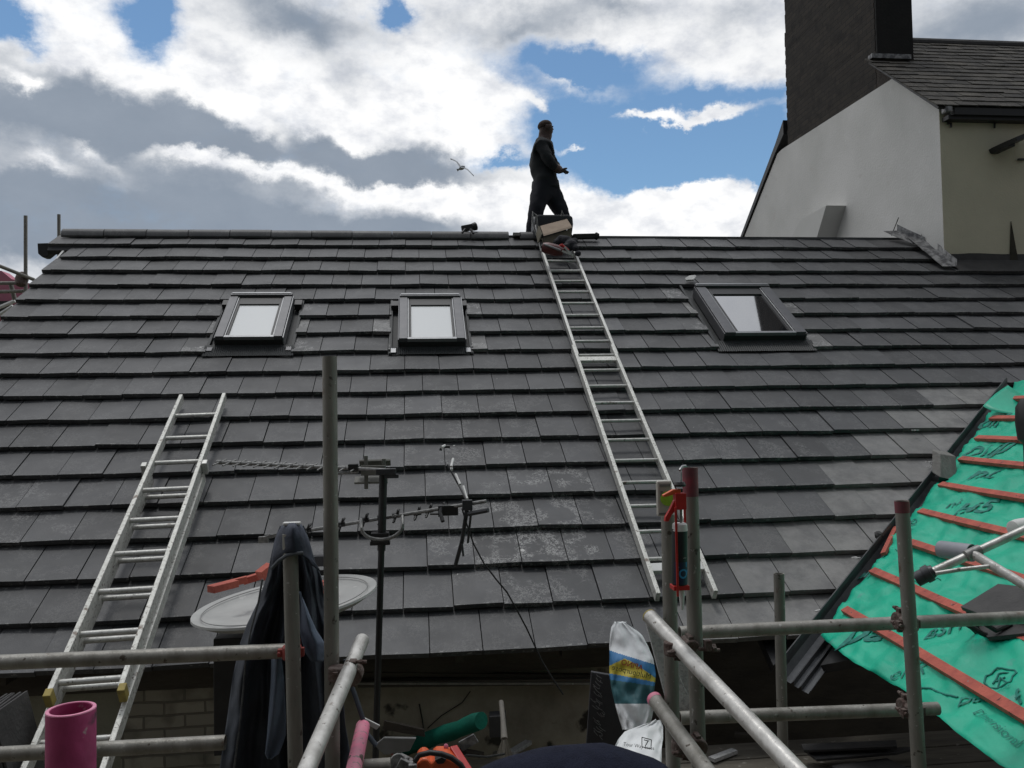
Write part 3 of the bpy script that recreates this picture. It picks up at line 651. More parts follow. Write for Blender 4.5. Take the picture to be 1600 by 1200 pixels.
for x,y in ((1400,860),(1420,905),(1440,930),(1415,925),(1455,900)): gline([(x,y),(x+5,y+3),(x+8,y),(x+14,y+5)],.003)
# ================================================================ NEIGHBOUR HOUSE
hs=thing('house','taller neighbouring house with white gable, cream front wall, slate roof and sooty chimney','house',(6.32,-.33,0))
GX=6.32; EY=-.33
gw=MB(); poly=[(EY,0),(EY,Z(1.60)),(.61,Z(2.34)),(4.0,Z(2.47)),(4.18,Z(2.45)),(5.69,Z(1.39)),(7.5,Z(.15)),(7.5,0)]
# top edge between apex and rear is the photographed outline of the render
gw.prism([(GX,y,z) for y,z in poly],(.25,0,0)); gw.build('white_gable_wall',REND,hs)
fw=MB(); fw.box((9.48,EY+.126,Z(-2.72)),(6.316,.26,8.56)); fw.build('cream_front_wall',mat('pale_cream_render',(.66,.62,.47),(.56,.53,.40),1.1,.9,0,.3,50,speck=((.25,.24,.18),3,.7)),hs)
# slate roof
va=V3((6.2,-.513,Z(1.563))); vb_=V3((6.2,1.83,Z(1.563)+(1.83+.513)*.776)); sv=(vb_-va); slen=sv.length; sd_=sv.normalized(); sn=V3((1,0,0)).cross(sd_); sn=sn if sn.z>0 else -sn
st=MB(); nrow=17; 
for r_ in range(nrow):
    b0=r_/nrow*slen; b1=(r_+1)/nrow*slen+.05; x0_=6.17 if va.y+sd_.y*b0<.93 else 6.77; x=x0_+jit(.01)-(.15 if r_%2 else 0)
    while x<12.6:
        wd=.27+jit(.02); xa=max(x,x0_+jit(.012)); xb=x+wd-.006
        if xb>xa+.02:
            j=jit(.006); dd=jit(.012)
            p=[va+sd_*(b0+dd)+sn*(.020+j*.6),va+sd_*(b0+dd)+sn*(.020+j*.6),va+sd_*b1+sn*.006,va+sd_*b1+sn*.006]
            vs=[V3((xa,p[0].y,p[0].z)),V3((xb,p[1].y,p[1].z+jit(.004))),V3((xb,p[2].y,p[2].z)),V3((xa,p[3].y,p[3].z))]
            st.prism(vs,sn*-.013,0,(random.random()*.9,random.random()**6*.35,.3))
        x+=wd
def slatemat():
    m=TILE.copy(); m.name='weathered_slate'; t=m.node_tree; b=t.nodes['Principled BSDF']; src=b.inputs['Base Color'].links[0].from_socket
    x=t.nodes.new('ShaderNodeMix'); x.data_type='RGBA'; x.blend_type='MULTIPLY'; x.inputs[0].default_value=1; x.inputs[7].default_value=(.66,.60,.50,1); t.links.new(src,x.inputs[6]); t.links.new(x.outputs[2],b.inputs['Base Color'])
    for l in list(b.inputs['Roughness'].links): t.links.remove(l)
    b.inputs['Roughness'].default_value=.8; b.inputs['Specular IOR Level'].default_value=.25; return m
st.build('slate_roof',slatemat(),hs)
dk2=MB(); dk2.prism([va+sn*-.01,va+sn*-.01+V3((6.5,0,0)),vb_+V3((6.5,0,0)),vb_+V3((.58,0,0)),va.lerp(vb_,.63)+V3((.58,0,0)),va.lerp(vb_,.63)],sn*-.03); 
rb0=V3((6.3,vb_.y,vb_.z)); rb1=V3((6.3,5.9,Z(1.35)));
dk2.build('roof_boards',BLK,hs)
rr=MB(); rr.prism([(6.45,1.83,Z(3.36)),(6.45,7.7,Z(.1)),(6.45,7.7,Z(-.0)),(6.45,1.83,Z(3.24))],(6.2,0,0)); rr.build('rear_slate_roof',SLATEM,hs)
rg=MB(); rg.tube([(6.75,1.84,Z(3.385)),(12.7,1.84,Z(3.385))],.07,12); rg.build('roof_ridge',SLATEM,hs)
ev=MB(); ev.box((9.6,-.46,Z(1.51)),(6.4,.09,.08)); ev.build('eaves_gutter',BLK,hs); 
ev=MB(); ev.box((9.5,-.40,Z(1.455)),(6.3,.12,.05)); ev.build('soffit',BLK,hs)
dv=MB(); dv.prism([(GX-.03,3.86,Z(2.68)),(GX-.03,4.22,Z(2.47)),(GX-.03,5.74,Z(1.38)),(GX-.03,6.6,Z(.75)),(GX-.03,6.6,Z(.83)),(GX-.03,5.76,Z(1.46)),(GX-.03,4.2,Z(2.62)),(GX-.03,3.86,Z(2.92))],(.3,0,0)); dv.build('rear_verge',BLK,hs)
# chimney: brick face with ragged vertical edges and a plain rendered shoulder
ch=MB(); 
ztop=Z(5.0); y0,y1=1.03,3.80; zb=Z(1.9); z=zb; k=0
while z<ztop:
    o=.03 if z>Z(4.3) else 0.0; q=.012 if k%2 else 0
    jx=jit(.0012); jy=jit(.012); ch.box((GX+.03+.235+jx,(y0+y1)/2+ (q-o+jy)/2,z+.0375),(.50,y1-y0-o-q+jy,.0765)); z+=.075; k+=1
ch.build('chimney_stack',BRICKC,hs)
c2=MB(); c2.box((GX+.02+.25,y1-.02,Z(5.9)),(.44,.1,6.0)) if False else None
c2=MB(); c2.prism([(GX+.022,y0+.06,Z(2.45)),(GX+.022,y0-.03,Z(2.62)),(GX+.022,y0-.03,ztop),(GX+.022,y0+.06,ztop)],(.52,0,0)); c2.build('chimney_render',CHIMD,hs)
c3=MB(); c3.prism([(GX+.02,.5,Z(2.2)),(GX+.02,.58,Z(2.395)),(GX+.02,1.13,Z(2.81)),(GX+.02,1.13,Z(2.2))],(.2,0,0)); c3.build('chimney_base',CHIM,hs)
c4=MB(); c4.prism([Xp(1363,98,6.29),Xp(1426,98,6.29)+V3((0,0,0)),Xp(1426,107,6.29),Xp(1366,109,6.29)],(.0,-.0,0)) if False else None
c4=MB(); c4.box((GX+.18,y0-.06,Z(2.77)),(.56,.10,.06)); c4.build('chimney_flashing',LEAD,hs)
bt=MB(); bt.prism([Xp(1236,372,6.02),Xp(1250,344,6.02),Xp(1291,321,6.02),Xp(1276,372,6.02)],(.31,0,0)); bt.build('gable_buttress',mat('lighter_render',(.56,.56,.54),(.52,.52,.50),2,.9),hs)
# fittings on the cream wall
ft=MB(); ft.bar(Yp(1565,228,-.55),Yp(1610,210,-.55),.5,.05); ft.box(Yp(1567,230,-.5),(.08,.3,.07)); ft.build('lean_to_roof_edge',BLK,hs)
ft=MB(); ft.tube([Yp(1554,190,-.36),Yp(1554,200,-.36)],.012,8); ft.build('wall_fixing',BLK,hs); ft=MB(); ft.tube([Yp(1486,192,-.36),Yp(1486,199,-.36)],.012,8); ft.box(Yp(1482,193,-.36),(.03,.02,.02)); ft.build('wall_fixing',BLK,hs)
ft=MB(); ft.box(Yp(1597,249,-.36),(.10,.03,.02)); ft.build('pipe_bracket',BLK,hs)
ft=MB(); ft.prism([Yp(1579,346,-.335),Yp(1590,407,-.335),Yp(1577,407,-.335)],(0,-.012,0)); ft.build('wall_stain',mat('dark_damp_stain',(.03,.03,.02),(.05,.045,.03),9,.95),hs)
ft=MB(); ft.box(Yp(1472,168,-.47)+V3((.06,0,-.02)),(.09,.10,.10)); ft.build('eaves_corner',LEAD,hs,bev=.02)
lf=MB(); lf.tube([Xp(1393,368,6.25),Xp(1404,340,6.27)],.006,6); lf.build('thin_rod',BLK,hs)
# ================================================================ BLOCK ADDED BEHIND THE VIEWER (unseen, put in to shade the near side)
nb_=thing('added_shade_block','plain unseen building added behind the photographer to shade the near side','building',(0,-13.5,0))
b=MB(); b.box((0,-15.5,4.8),(22,5,9.6)); b.build('added_block_wall',WALLB,nb_)
b=MB(); b.prism([(-11.2,-12.7,9.55),(-11.2,-15.5,12.3),(-11.2,-18.3,9.55)],(22.4,0,0)); b.build('roof',SLATEM,nb_)
# ================================================================ LADDERS
def ladder_section(parent,o,x,y,z,wd,ln,first,gap,rw=.028,rh=.07,m=ALU,rm=ALU,name='ladder_section'):
    """o origin at top-left, x across, y along (downwards), z out of the roof"""
    s=parent
    for k in (0,1):
        b=MB(); c=o+x*(wd-rw)*k+x*rw/2; b.bar(c,c+y*ln,rw,rh,z)
        r=b.build('rail',m,s,bev=.004)
    t=first
    while t<ln-.05:
        b=MB(); p=o+y*t; b.tube([p+x*.01,p+x*(wd-.01)],.0175,12,flat=.8); b.build('rung',rm,s,smooth=True); t+=gap
# left extension ladder
eD=R(28.2); TL=Rp(281,622,.06); BL_=S(74,1088,4.12); ydir=(BL_-TL).normalized()
TRr=Rp(350,620,.06); xdir=V3((1,-.02,0)); xdir=(xdir-ydir*xdir.dot(ydir)).normalized(); zdir=xdir.cross(ydir)*-1; zdir=zdir if zdir.z>0 else -zdir
ll=thing('extension_ladder','two-section aluminium ladder leaning up the left part of the tiled roof','ladder',BL_)
def sub(name,p,loc): 
    o=bpy.data.objects.new(name,None); COL.objects.link(o); o.location=loc; o.parent=p; o.matrix_parent_inverse=pinv(p); WM[o.name]=Matrix.Translation(V3(loc)); return o
s1=sub('upper_section',ll,TL); Lu=(BL_-TL).length
ladder_section(s1,TL,xdir,ydir,zdir,.355,Lu,.285,.329,m=ALUS)
for k in (0,1):
    b=MB(); c=TL+xdir*(.0+(.365-.028)*k+.014)+ydir*(Lu+.012); b.box(c,(.036,.05,.08),Matrix((xdir,ydir,zdir)).transposed()); b.build('rubber_foot',YEL,s1,bev=.004)
t0=1.02; s2=sub('lower_section',ll,TL+ydir*t0)
o2=TL+ydir*t0-zdir*.085-xdir*.008
ladder_section(s2,o2,xdir,ydir,zdir,.375,Lu-t0+1.3,.21,.329,m=ALUS)
b=MB()
for k in (0,1): b.box(TL+ydir*(t0+.0)+xdir*(-.022+(.40)*k),(.035,.05,.09),Matrix((xdir,ydir,zdir)).transposed())
b.build('guide_bracket',ALU,s2,bev=.004)
# roof ladder
rl=thing('roof_ladder','long aluminium roof ladder lying up the tiles to the ridge, hooked over it','ladder',RU(1.7,5.5))
h=.05
for k,(ua) in enumerate((1.515,1.875)):
    b=MB(); b.bar(RU(ua+.014,.28,h),RU(ua+.014,2.66,h),.026,.06,RN); b.build('rail',ALU,rl,bev=.003)
    b=MB(); b.bar(RU(ua+.014-.012+.024*0,2.5,h-.0),RU(ua+.014+.006,5.56,h-.012),.028,.07,RN); b.build('rail',ALUS,rl,bev=.003)
v=.555
while v<5.5:
    b=MB(); b.tube([RU(1.53,v,h),RU(1.89,v,h)],.014,12); b.build('rung',ALU,rl,smooth=True); v+=.2605
for v in (2.72,5.33):
    b=MB(); b.box(RU(1.71,v,h+.002),(.36,.07,.03),Matrix((V3((1,0,0)),-RD,RN)).transposed()); b.build('cross_plate',WHT if v>5 else ALUS,rl,bev=.003)
hk=MB()
for px,py,px2 in ((843,378,833),(905,380,888)):
    a=RU(1.52 if px<860 else 1.88,.3,h); ap=V3((a.x,AP.y,AP.z+.24)); hk.tube([a,RU(a.x,-.1,.10),V3((a.x,AP.y-.10,AP.z+.20)),ap,V3((a.x,AP.y+.1,AP.z+.22)),V3((a.x,AP.y+.22,AP.z-.05))],.012,8)
hk.build('ridge_hook',AER,rl,smooth=True)
# ================================================================ SCAFFOLD TUBES
def coupler(parent,p,d1,d2,m=RUST,k=1):
    b=MB(); d1=V3(d1).normalized(); d2=V3(d2).normalized(); n=d1.cross(d2).normalized()
    c1=p+n*.0; b.lathe(c1-d1*.022,d1,[(0,.028),(.004,.0315),(.04,.0315),(.044,.028)],18)
    c2=p+n*.050; b.lathe(c2-d2*.022,d2,[(0,.028),(.004,.0315),(.04,.0315),(.044,.028)],18)
    for c,d in ((c1,d1),(c2,d2)):
        q=d.cross(n).normalized()
        b.box(c+q*.036,(.018,.024,.022),Matrix((q,d,n)).transposed()); b.box(c-q*.034,(.012,.028,.016),Matrix((q,d,n)).transposed())
        b.tube([c+q*.039-n*.022,c+q*.039+n*.045],.006,8); b.lathe(c+q*.039+n*.022,n,[(0,.009),(.009,.009)],6)
    b.v=[p+(v-p)*k for v in b.v]
    return b.build('coupler',m,parent,bev=.0015)
UPZ=V3((0,0,1))
def vpole(px1,py1,px2,py2,s,zbot,m,parent,r=.02415,nm='upright_pole'):
    a=S(px1,py1,s); d=onp(px2,py2,V3((0,a.y,0)),V3((0,1,0)))-a; d.normalize(); b=a+d*((zbot-a.z)/d.z)
    o=MB().pipe(a,b,r).build(nm,m,parent,smooth=True); return a,b,d
# left group
sl_=thing('scaffold','left scaffold frame of weathered grey tubes beside the hanging jacket','scaffolding',S(512,1300,2.8)*1)
pa=vpole(515,557,519.5,1200,2.82,DZ,STEELD,sl_)
pg=vpole(453,834,462,1200,2.78,DZ,STEELD,sl_)
fa=S(-60,1037,3.14); fb=S(452,1017,2.83); fa=V3((fa.x,fb.y-.0+.06,fa.z)) 
fa=Yp(-120,1040,fb.y); MB().pipe(fa,fb+V3((.02,0,0))).build('guard_rail',STEEL,sl_,smooth=True)
ha=Yp(-120,1185,fb.y+.03); hb=Yp(352,1160,fb.y+.03); MB().pipe(ha,hb).build('lower_rail',STEEL,sl_,smooth=True)
ia=S(566,1000,2.92); ib=S(474,1215,2.18); MB().pipe(ia,ib+(ib-ia)*.6).build('diagonal_tube',GALV,sl_,smooth=True)
la=S(567,1135,2.95); lb=S(550,1215,2.55); MB().pipe(la,lb+(lb-la)).build('pink_ended_tube',PINKB,sl_,smooth=True)
coupler(sl_,S(528,1052,2.74),(0,0,1),ib-ia); coupler(sl_,S(456,1019,2.8),(0,0,1),(1,0,0),REDP); coupler(sl_,S(556,1196,2.66),(1,0,0),lb-la)
MB().tube([Yp(548,1200,-6.9),Yp(610,1196,-6.9)],.024,12).build('board_bearer',STEELD,sl_,smooth=True)
# right group
sr=thing('scaffold','right scaffold frame of grey tubes with the sealant gun hanging on it','scaffolding',S(1090,1300,2.7))
pb=vpole(1078,731,1092,1200,2.72,DZ,STEELD,sr)
# red tape on the top of that pole
MB().lathe(pb[0]-pb[2]*-.0,pb[2],[(-.001,.0248),(.055,.0248),(.09,.0246)],24,cap=False).build('red_tape',mat('faded_red_tape',(.22,.04,.055),(.12,.04,.05),20,.6),sr,smooth=True)
pc=vpole(1044,803,1052,1200,2.86,DZ,STEELD,sr)
pd=vpole(1409,783,1436,1200,3.0,DZ,STEELD,sr)
MB().lathe(pd[0],pd[2],[(-.001,.0248),(.03,.0248),(.04,.0246)],24,cap=False).build('red_tape',mat('faded_red_tape',(.22,.04,.055)),sr,smooth=True)
pe=vpole(1217,896,1224,1200,3.95,DZ,STEELD,sr)
ya=S(1062,988,3.05).y+.06
ma_=Yp(1062,989,ya); mb_=Yp(1700,960,ya); MB().pipe(ma_,mb_).build('guard_rail',STEEL,sr,smooth=True)
na_=Yp(1062,1122,ya); nb2=Yp(1465,1107,ya); MB().pipe(na_,nb2).build('lower_rail',STEEL,sr,smooth=True)
ja=S(1015,963,2.84); jb=S(1245,1205,2.10); MB().pipe(ja,jb+(jb-ja)*.6).build('projecting_tube',GALV,sr,smooth=True)
MB().lathe(ja,(jb-ja).normalized(),[(-.001,.0247),(.004,.0247)],24,cap=False).build('yellow_rim',YEL,sr,smooth=True)
ka=S(1022,1092,2.84); kb=S(1105,1205,2.45); MB().pipe(ka,kb+(kb-ka)*.8).build('projecting_tube',STEEL,sr,smooth=True)
MB().lathe(ka,(kb-ka).normalized(),[(-.001,.0249),(.018,.0249)],24,cap=False).build('pink_rim',PINKB,sr,smooth=True)
coupler(sr,S(1075,1010,2.69),jb-ja,(0,0,1)); coupler(sr,S(1088,1165,2.66),kb-ka,(0,0,1)); coupler(sr,S(1420,975,3.0),(0,0,1),(1,0,0)); coupler(sr,S(1428,1112,3.0),(0,0,1),(1,0,0))
b=MB(); b.tube([S(1092,1014,2.66),S(1124,1016,2.68)],.006,8); b.lathe(S(1112,1013,2.67),(1,.0,.1),[(0,.014),(.012,.014)],6); b.box(S(1106,1008,2.66),(.02,.02,.03)); b.build('coupler_bolt',RUST,sr)
# close pink tube
pt=thing('scaffold_tube','pink painted upright tube end close to the viewer, bottom left','tube',S(109,1300,.9))
aa=S(111,1108,.90); dd=V3((-.012,.0,-1)); MB().pipe(aa+V3((0,0,0)),aa+V3((0,0,aa.z*0-1.98)),.02415,.004,40).build('tube_body',PINK,pt,smooth=True)
ri=MB(); ri.lathe(aa,(0,0,1),[(-.0006,.0244),(.0006,.0240),(.0007,.0208),(-.002,.0204)],40,cap=False); ri.build('worn_rim',mat('pink_rim_paint',(.75,.28,.42),(.5,.14,.25),40,.5),pt,smooth=True)
# far scaffold behind the left verge
fs_=thing('scaffold','distant scaffold uprights rising beyond the left end of the ridge','scaffolding',S(40,480,11.7))
MB().pipe(S(40,337,11.7),S(40,1200,11.7)).build('upright_pole',STEELD,fs_,smooth=True)
MB().pipe(S(92,335,12.9),S(93,1100,12.9)).build('upright_pole',STEELD,fs_,smooth=True)
MB().pipe(S(-40,400,11.0),S(53,437,11.75)).build('brace',STEELD,fs_,smooth=True)
MB().pipe(S(-40,443,11.8),S(42,442,11.8)).build('rail',STEELD,fs_,smooth=True); MB().pipe(S(-40,457,11.8),S(36,455,11.8)).build('rail',STEEL,fs_,smooth=True)
MB().tube([S(16,440,11.9),S(23,468,11.9)],.03,10).build('strut',STEELD,fs_,smooth=True)
b=MB(); b.lathe(S(34,436,11.7),(0,.3,1),[(-.11,.03),(-.09,.07),(.0,.085),(.07,.07),(.10,.03)],14); b.build('pulley_wheel',RUST,fs_,smooth=True)
ps=thing('sheeting','pink sheeting on a far roof beyond the left scaffold','sheeting',S(0,470,14))
b=MB(); b.prism([S(-120,425,14),S(2,423,14),S(18,436,14),S(52,444,14),S(60,480,14),S(20,500,14),S(-120,500,14)],(0,.3,0)); b.build('pink_sheet',PINKT,ps)
b=MB(); b.tube([S(-10,484,13.5),S(24,470,13.5)],.03,8); b.tube([S(-5,494,13),S(20,478,13)],.025,8); b.build('white_edging',WHT,ps)
b=MB(); b.prism([S(-60,472,13.8),S(18,470,13.8),S(4,486,13.8),S(-60,496,13.8)],(0,.1,0)); b.build('dark_opening',BLK,ps)
# ================================================================ JACKET
jk=tag(thing('jacket_tmp','black and navy work jacket draped over a scaffold pole','jacket',pg[0])); jk.name='jacket'; WM[jk.name]=Matrix.Translation(pg[0])
rows=[(822,437,474),(840,430,482),(865,424,489),(900,417,500),(940,403,508),(975,386,518),(1005,375,524),(1060,363,530),(1120,355,538),(1200,343,548),(1300,335,555)]
def jacket_rows(rows,n,depth,fold,seed,spread=1.0):
    vs=[];fs=[]; m=0
    full=[]
    for i in range(len(rows)-1):
        for k in range(6):
            t=k/6; full.append(tuple(rows[i][q]*(1-t)+rows[i+1][q]*t for q in range(3)))
    full.append(rows[-1])
    for (y,x0,x1) in full:
        g_=(y-822)/480
        for j in range(n+1):
            t=j/n; x=x0+(x1-x0)*t
            f=fold*(math.sin(t*19+seed+g_*2.5)+.5*math.sin(t*37+seed*2-g_*3))*min(1,g_*2.2+.15)+.02*noise.noise(V3((t*3,g_*7,seed)))+.030*min(1,g_*3+.3)*abs(noise.noise(V3((t*9+g_*6,g_*5,seed))))+.012*noise.noise(V3((t*22,g_*14,seed)))
            vs.append(S(x,y,depth(t,g_)+f))
    for i in range(len(full)-1):
        for j in range(n): fs.append((i*(n+1)+j,i*(n+1)+j+1,(i+1)*(n+1)+j+1,(i+1)*(n+1)+j))
    return vs,fs
b=MB(); b.add(*jacket_rows(rows,90,lambda t,g_:2.98+.10*g_-.10*abs(t-.5)*2*min(1,g_*2),.042,1.3)); b.build('jacket_body',JKT,jk,smooth=True,sol=.006,auto=80)
# hood hanging over the pole top in front
hd=[(817,443,470),(826,437,475),(840,430,481),(856,427,486),(872,424,488),(890,423,500)]
vs=[];fs=[]; n=18
for i,(y,x0,x1) in enumerate(hd):
    for j in range(n+1):
        t=j/n; bulge=math.sin(math.pi*t); x=x0+(x1-x0)*t; yy=y-(bulge*26 if i==5 else bulge*13 if i==4 else 0)*(1 if t<.8 else .7); 
        vs.append(S(x,yy,2.84-(.10+.0*i)*bulge*(1 if i else .6)+.012*noise.noise(V3((t*6,i*.9,3)))))
for i in range(len(hd)-1):
    for j in range(n): fs.append((i*(n+1)+j,i*(n+1)+j+1,(i+1)*(n+1)+j+1,(i+1)*(n+1)+j))
b=MB(); b.add(vs,fs); b.build('hood',JHOOD,jk,smooth=True,sol=.005,auto=80)
b=MB(); b.tube([S(x,y,2.745) for x,y in ((425,888),(436,876),(448,868),(460,865),(474,864))],.006,8); b.build('hood_seam',mat('seam_grey',(.10,.11,.12),(.06,.07,.08),30,.8),jk,smooth=True)
b=MB(); b.box(S(456,818,2.80),(.055,.03,.01)); b.build('collar_label',WHT,jk,bev=.003)
def flap(pts,dep,nm,m):
    # pts rows (y,x0,x1)
    n=10; vs=[];fs=[]; full=[]
    for i in range(len(pts)-1):
        for k in range(4):
            t=k/4; full.append(tuple(pts[i][q]*(1-t)+pts[i+1][q]*t for q in range(3)))
    full.append(pts[-1])
    for i,(y,x0,x1) in enumerate(full):
        for j in range(n+1):
            t=j/n; vs.append(S(x0+(x1-x0)*t,y,dep-.07+.018*math.sin(t*6+y*.02)-.02*math.sin(math.pi*t)))
    for i in range(len(full)-1):
        for j in range(n): fs.append((i*(n+1)+j,i*(n+1)+j+1,(i+1)*(n+1)+j+1,(i+1)*(n+1)+j))
    b=MB(); b.add(vs,fs); b.build(nm,m,jk,smooth=True,sol=.004,auto=80)
flap([(925,467,469),(950,467,480),(965,467,486),(985,468,495),(1005,472,508),(1020,477,509),(1034,486,505)],2.95,'lining_flap',JLIN)
flap([(1022,424,440),(1060,423,444),(1110,420,445),(1150,417,445),(1178,414,436),(1186,418,424)],2.95,'lining_strip',JLIN)
b=MB(); pts=[S(x,y,2.95) for x,y in ((540,1030),(545,1060),(556,1090),(566,1120),(572,1145),(588,1165))]; b.tube(pts,.010,8,flat=.4); b.build('strap',JKT,jk,smooth=True)
b=MB(); b.tube([S(x,y,2.86) for x,y in ((410,905),(404,940),(392,985),(384,1030),(380,1080),(374,1140),(366,1200),(362,1240))],.0035,6); b.build('zip_edge',mat('zip_grey',(.12,.13,.14),(.05,.055,.06),60,.5),jk,smooth=True)
# ================================================================ SATELLITE DISH + battens on it
DC=S(447,937,3.9); ds=thing('satellite_dish','grey satellite dish lying face up like a table with red batten offcuts on it','satellite dish',DC-V3((0,0,.35)))
# fit: half width 141 px, half height 33 px
rr_=141/F*3.9; tx=V3((1,0,0)); 
el_=math.asin(min(1,33/141)); vray=(DC-CC).normalized()
dn=V3((-.10,-0.02,1)).normalized()
# choose the normal so that the rim projects with the seen thinness and slight tilt
base_ang=math.asin(-vray.z)
tilt=el_-base_ang
dn=(Matrix.Rotation(-R(7),3,'Y')@Matrix.Rotation(tilt,3,'X')@V3((0,0,1))).normalized()
b=MB(); b.lathe(DC,dn,[(-.045,.01),(-.043,rr_*.3),(-.035,rr_*.6),(-.022,rr_*.85),(-.008,rr_*.9),(.0,rr_*.965),(.004,rr_),(-.006,rr_*1.005),(-.016,rr_*.96),(-.035,rr_*.88),(-.055,rr_*.5),(-.062,.01)],64,cap=True)
b.build('dish_face',mat('dish_grey',(.44,.445,.43),(.37,.375,.365),6,.6,0,.1,20,speck=((.55,.55,.53),12,.68)),ds,smooth=True,auto=30)
b=MB(); u_=dn.orthogonal().normalized(); w_=dn.cross(u_)
b.tube([DC+dn*.001+(u_*math.cos(2*math.pi*k/60)+w_*math.sin(2*math.pi*k/60))*rr_*.90 for k in range(61)],.0022,6,cap=False); b.build('dish_rim_bead',mat('rim_bead',(.26,.26,.255)),ds,smooth=True)
b=MB(); b.tube([DC-dn*.05,DC-V3((.17,0,.28))],.02,10); b.box(DC+V3((-.22,.05,-.42)),(.2,.12,.52)); b.build('bracket',BLK,ds,bev=.004)
b=MB(); b.box(S(497,876,4.3),(.06,.06,.05)); b.build('feed_arm',DGRY,ds)
grp='red batten offcuts on the dish'
def offcut(p,q,w_,h_,s0,s1,lab,m=BATT):
    b=MB(); a=S(*p,s0); c=S(*q,s1); b.bar(a,c,w_,h_); o=b.build('batten_offcut',m,None,bev=.002); tag(o,lab,'timber offcut',grp)
offcut((329,921),(368,911),.05,.03,3.62,3.72,'red batten offcut at the left rim of the dish')
offcut((362,911),(386,905),.03,.03,3.9,3.92,'short dark red offcut second from the left rim of the dish')
offcut((380,908),(412,898),.045,.03,3.95,3.98,'red batten offcut just left of the jacket on the dish')
offcut((406,900),(424,886),.05,.045,3.9,3.95,'bright red offcut stacked highest against the jacket')
offcut((494,924),(508,921),.06,.05,3.72,3.74,'orange-red offcut on the dish between jacket and pole')
offcut((490,912),(520,914),.05,.03,3.98,3.98,'thin red offcut on the dish behind the orange one')
# ================================================================ TV AERIALS
ms_=thing('tv_aerial','black mast carrying two skeletal television aerials in front of the tiles','aerial',Yp(585,1210,-5.3))
mt=Yp(599,738,-5.35); mbm_=Yp(586,1210,-5.35)
b=MB(); b.tube([mt,Yp(596,860,-5.35)],.021,12); b.tube([Yp(596,855,-5.35),mbm_],.0165,12); b.build('mast',BLK,ms_,smooth=True)
def rods(parent,a,b_,n,ln,r,dirs,nm='element',t0=0,t1=1,m=AER):
    for i in range(n):
        t=t0+(t1-t0)*i/(n-1); p=a.lerp(b_,t); q=MB()
        for d in dirs: q.tube([p-V3(d)*ln*.5,p+V3(d)*ln*.5],r,6)
        q.lathe(p-(b_-a).normalized()*.012,(b_-a).normalized(),[(0,.012),(.024,.012)],8); q.build(nm,m,parent)
a1=sub('upper_aerial',ms_,mt); A=Yp(338,722,-5.0); B=Yp(612,735,-5.38)
b=MB(); b.tube([A,B],.009,8); b.tube([Yp(560,737,-5.3),Yp(505,741,-5.25)],.008,8); b.build('boom',AER,a1); rods(a1,A,B,14,.15,.0042,[(.25,1,.15)],t0=.02,t1=.8)
b=MB()
m2=Matrix.Rotation(R(-18),3,'X'); 
b.box(Yp(586,723,-5.25),(.16,.012,.05),Matrix.Rotation(R(55),3,'X')); b.box(Yp(583,735,-5.3),(.125,.012,.05)); b.box(Yp(580,750,-5.25),(.17,.012,.05),Matrix.Rotation(R(-55),3,'X')); b.box(Yp(572,738,-5.28),(.02,.012,.17)); b.box(Yp(600,738,-5.28),(.02,.012,.14))
b.build('reflector',mat('aerial_reflector',(.15,.15,.13),(.2,.2,.18),20,.6),a1,bev=.002)
b=MB(); b.box(Yp(552,730,-5.3),(.05,.05,.035)); b.build('dipole_box',BLK,a1,bev=.004)
b=MB(); b.box(Yp(603,737,-5.38),(.10,.04,.03)); b.box(Yp(612,744,-5.38),(.07,.03,.02)); b.build('clamp',DGRY,a1,bev=.003)
a2=sub('lower_aerial',ms_,mt); A=Yp(408,841,-5.1); B=Yp(760,783,-5.45)
b=MB(); b.tube([A,B],.009,8); b.build('boom',AER,a2)
for i,(px,py) in enumerate(((480,829),(533,820),(570,813),(596,809),(619,806),(652,802),(670,798),(690,796))):
    p=Yp(px,py,-5.3); q=MB()
    for d in ((.45,1,.9),(-.45,1,-.9),(.35,-.5,1),(.1,1,.2)): q.tube([p-V3(d)*.034,p+V3(d)*.034],.0055,5)
    q.lathe(p-V3((.02,0,0)),(1,0,.12),[(0,.014),(.04,.014)],8); q.build('element',BLK,a2)
b=MB(); b.box(Yp(412,843,-5.12),(.05,.03,.03)); b.bar(Yp(415,840,-5.12),Yp(447,832,-5.15),.02,.015); b.build('boom_end',AER,a2)
b=MB(); b.box(Yp(700,797,-5.38),(.10,.06,.05)); b.tube([Yp(689,792,-5.4),Yp(688,802,-5.42),Yp(692,815,-5.45)],.010,8); b.tube([Yp(708,790,-5.4),Yp(714,797,-5.4),Yp(702,803,-5.4),Yp(672,803,-5.38)],.006,6); b.build('dipole_box',BLK,a2,bev=.004)
b=MB(); 
ts=[math.pi*k/10 for k in range(11)]
b.tube([Yp(564,812,-5.33)]+[Yp(597-32*math.cos(t),826+20*math.sin(t)-6*t/3.14,-5.40) for t in ts]+[Yp(629,806,-5.33)],.009,10)
b.build('cradle_bracket',AER,a2,smooth=True)
b=MB(); b.box(Yp(594,838,-5.35),(.09,.07,.04)); b.box(Yp(594,848,-5.35),(.10,.05,.02)); b.tube([Yp(583,846,-5.4),Yp(606,846,-5.4)],.008,8); b.build('mast_clamp',BLK,a2,bev=.003)
b=MB(); J=Yp(730,789,-5.42)
b.box(J,(.05,.05,.05)); b.tube([J,Yp(729,800,-5.42),Yp(722,845,-5.2),Yp(712,882,-5.1)],.011,8); b.tube([J+V3((.02,0,-.03)),Yp(731,848,-5.3)],.006,6); b.tube([Yp(722,850,-5.25),Yp(724,869,-5.25)],.006,6)
b.tube([Yp(732,803,-5.44),Yp(763,797,-5.5)],.012,8); b.build('reflector_arm',DGRY,a2)
b=MB(); 
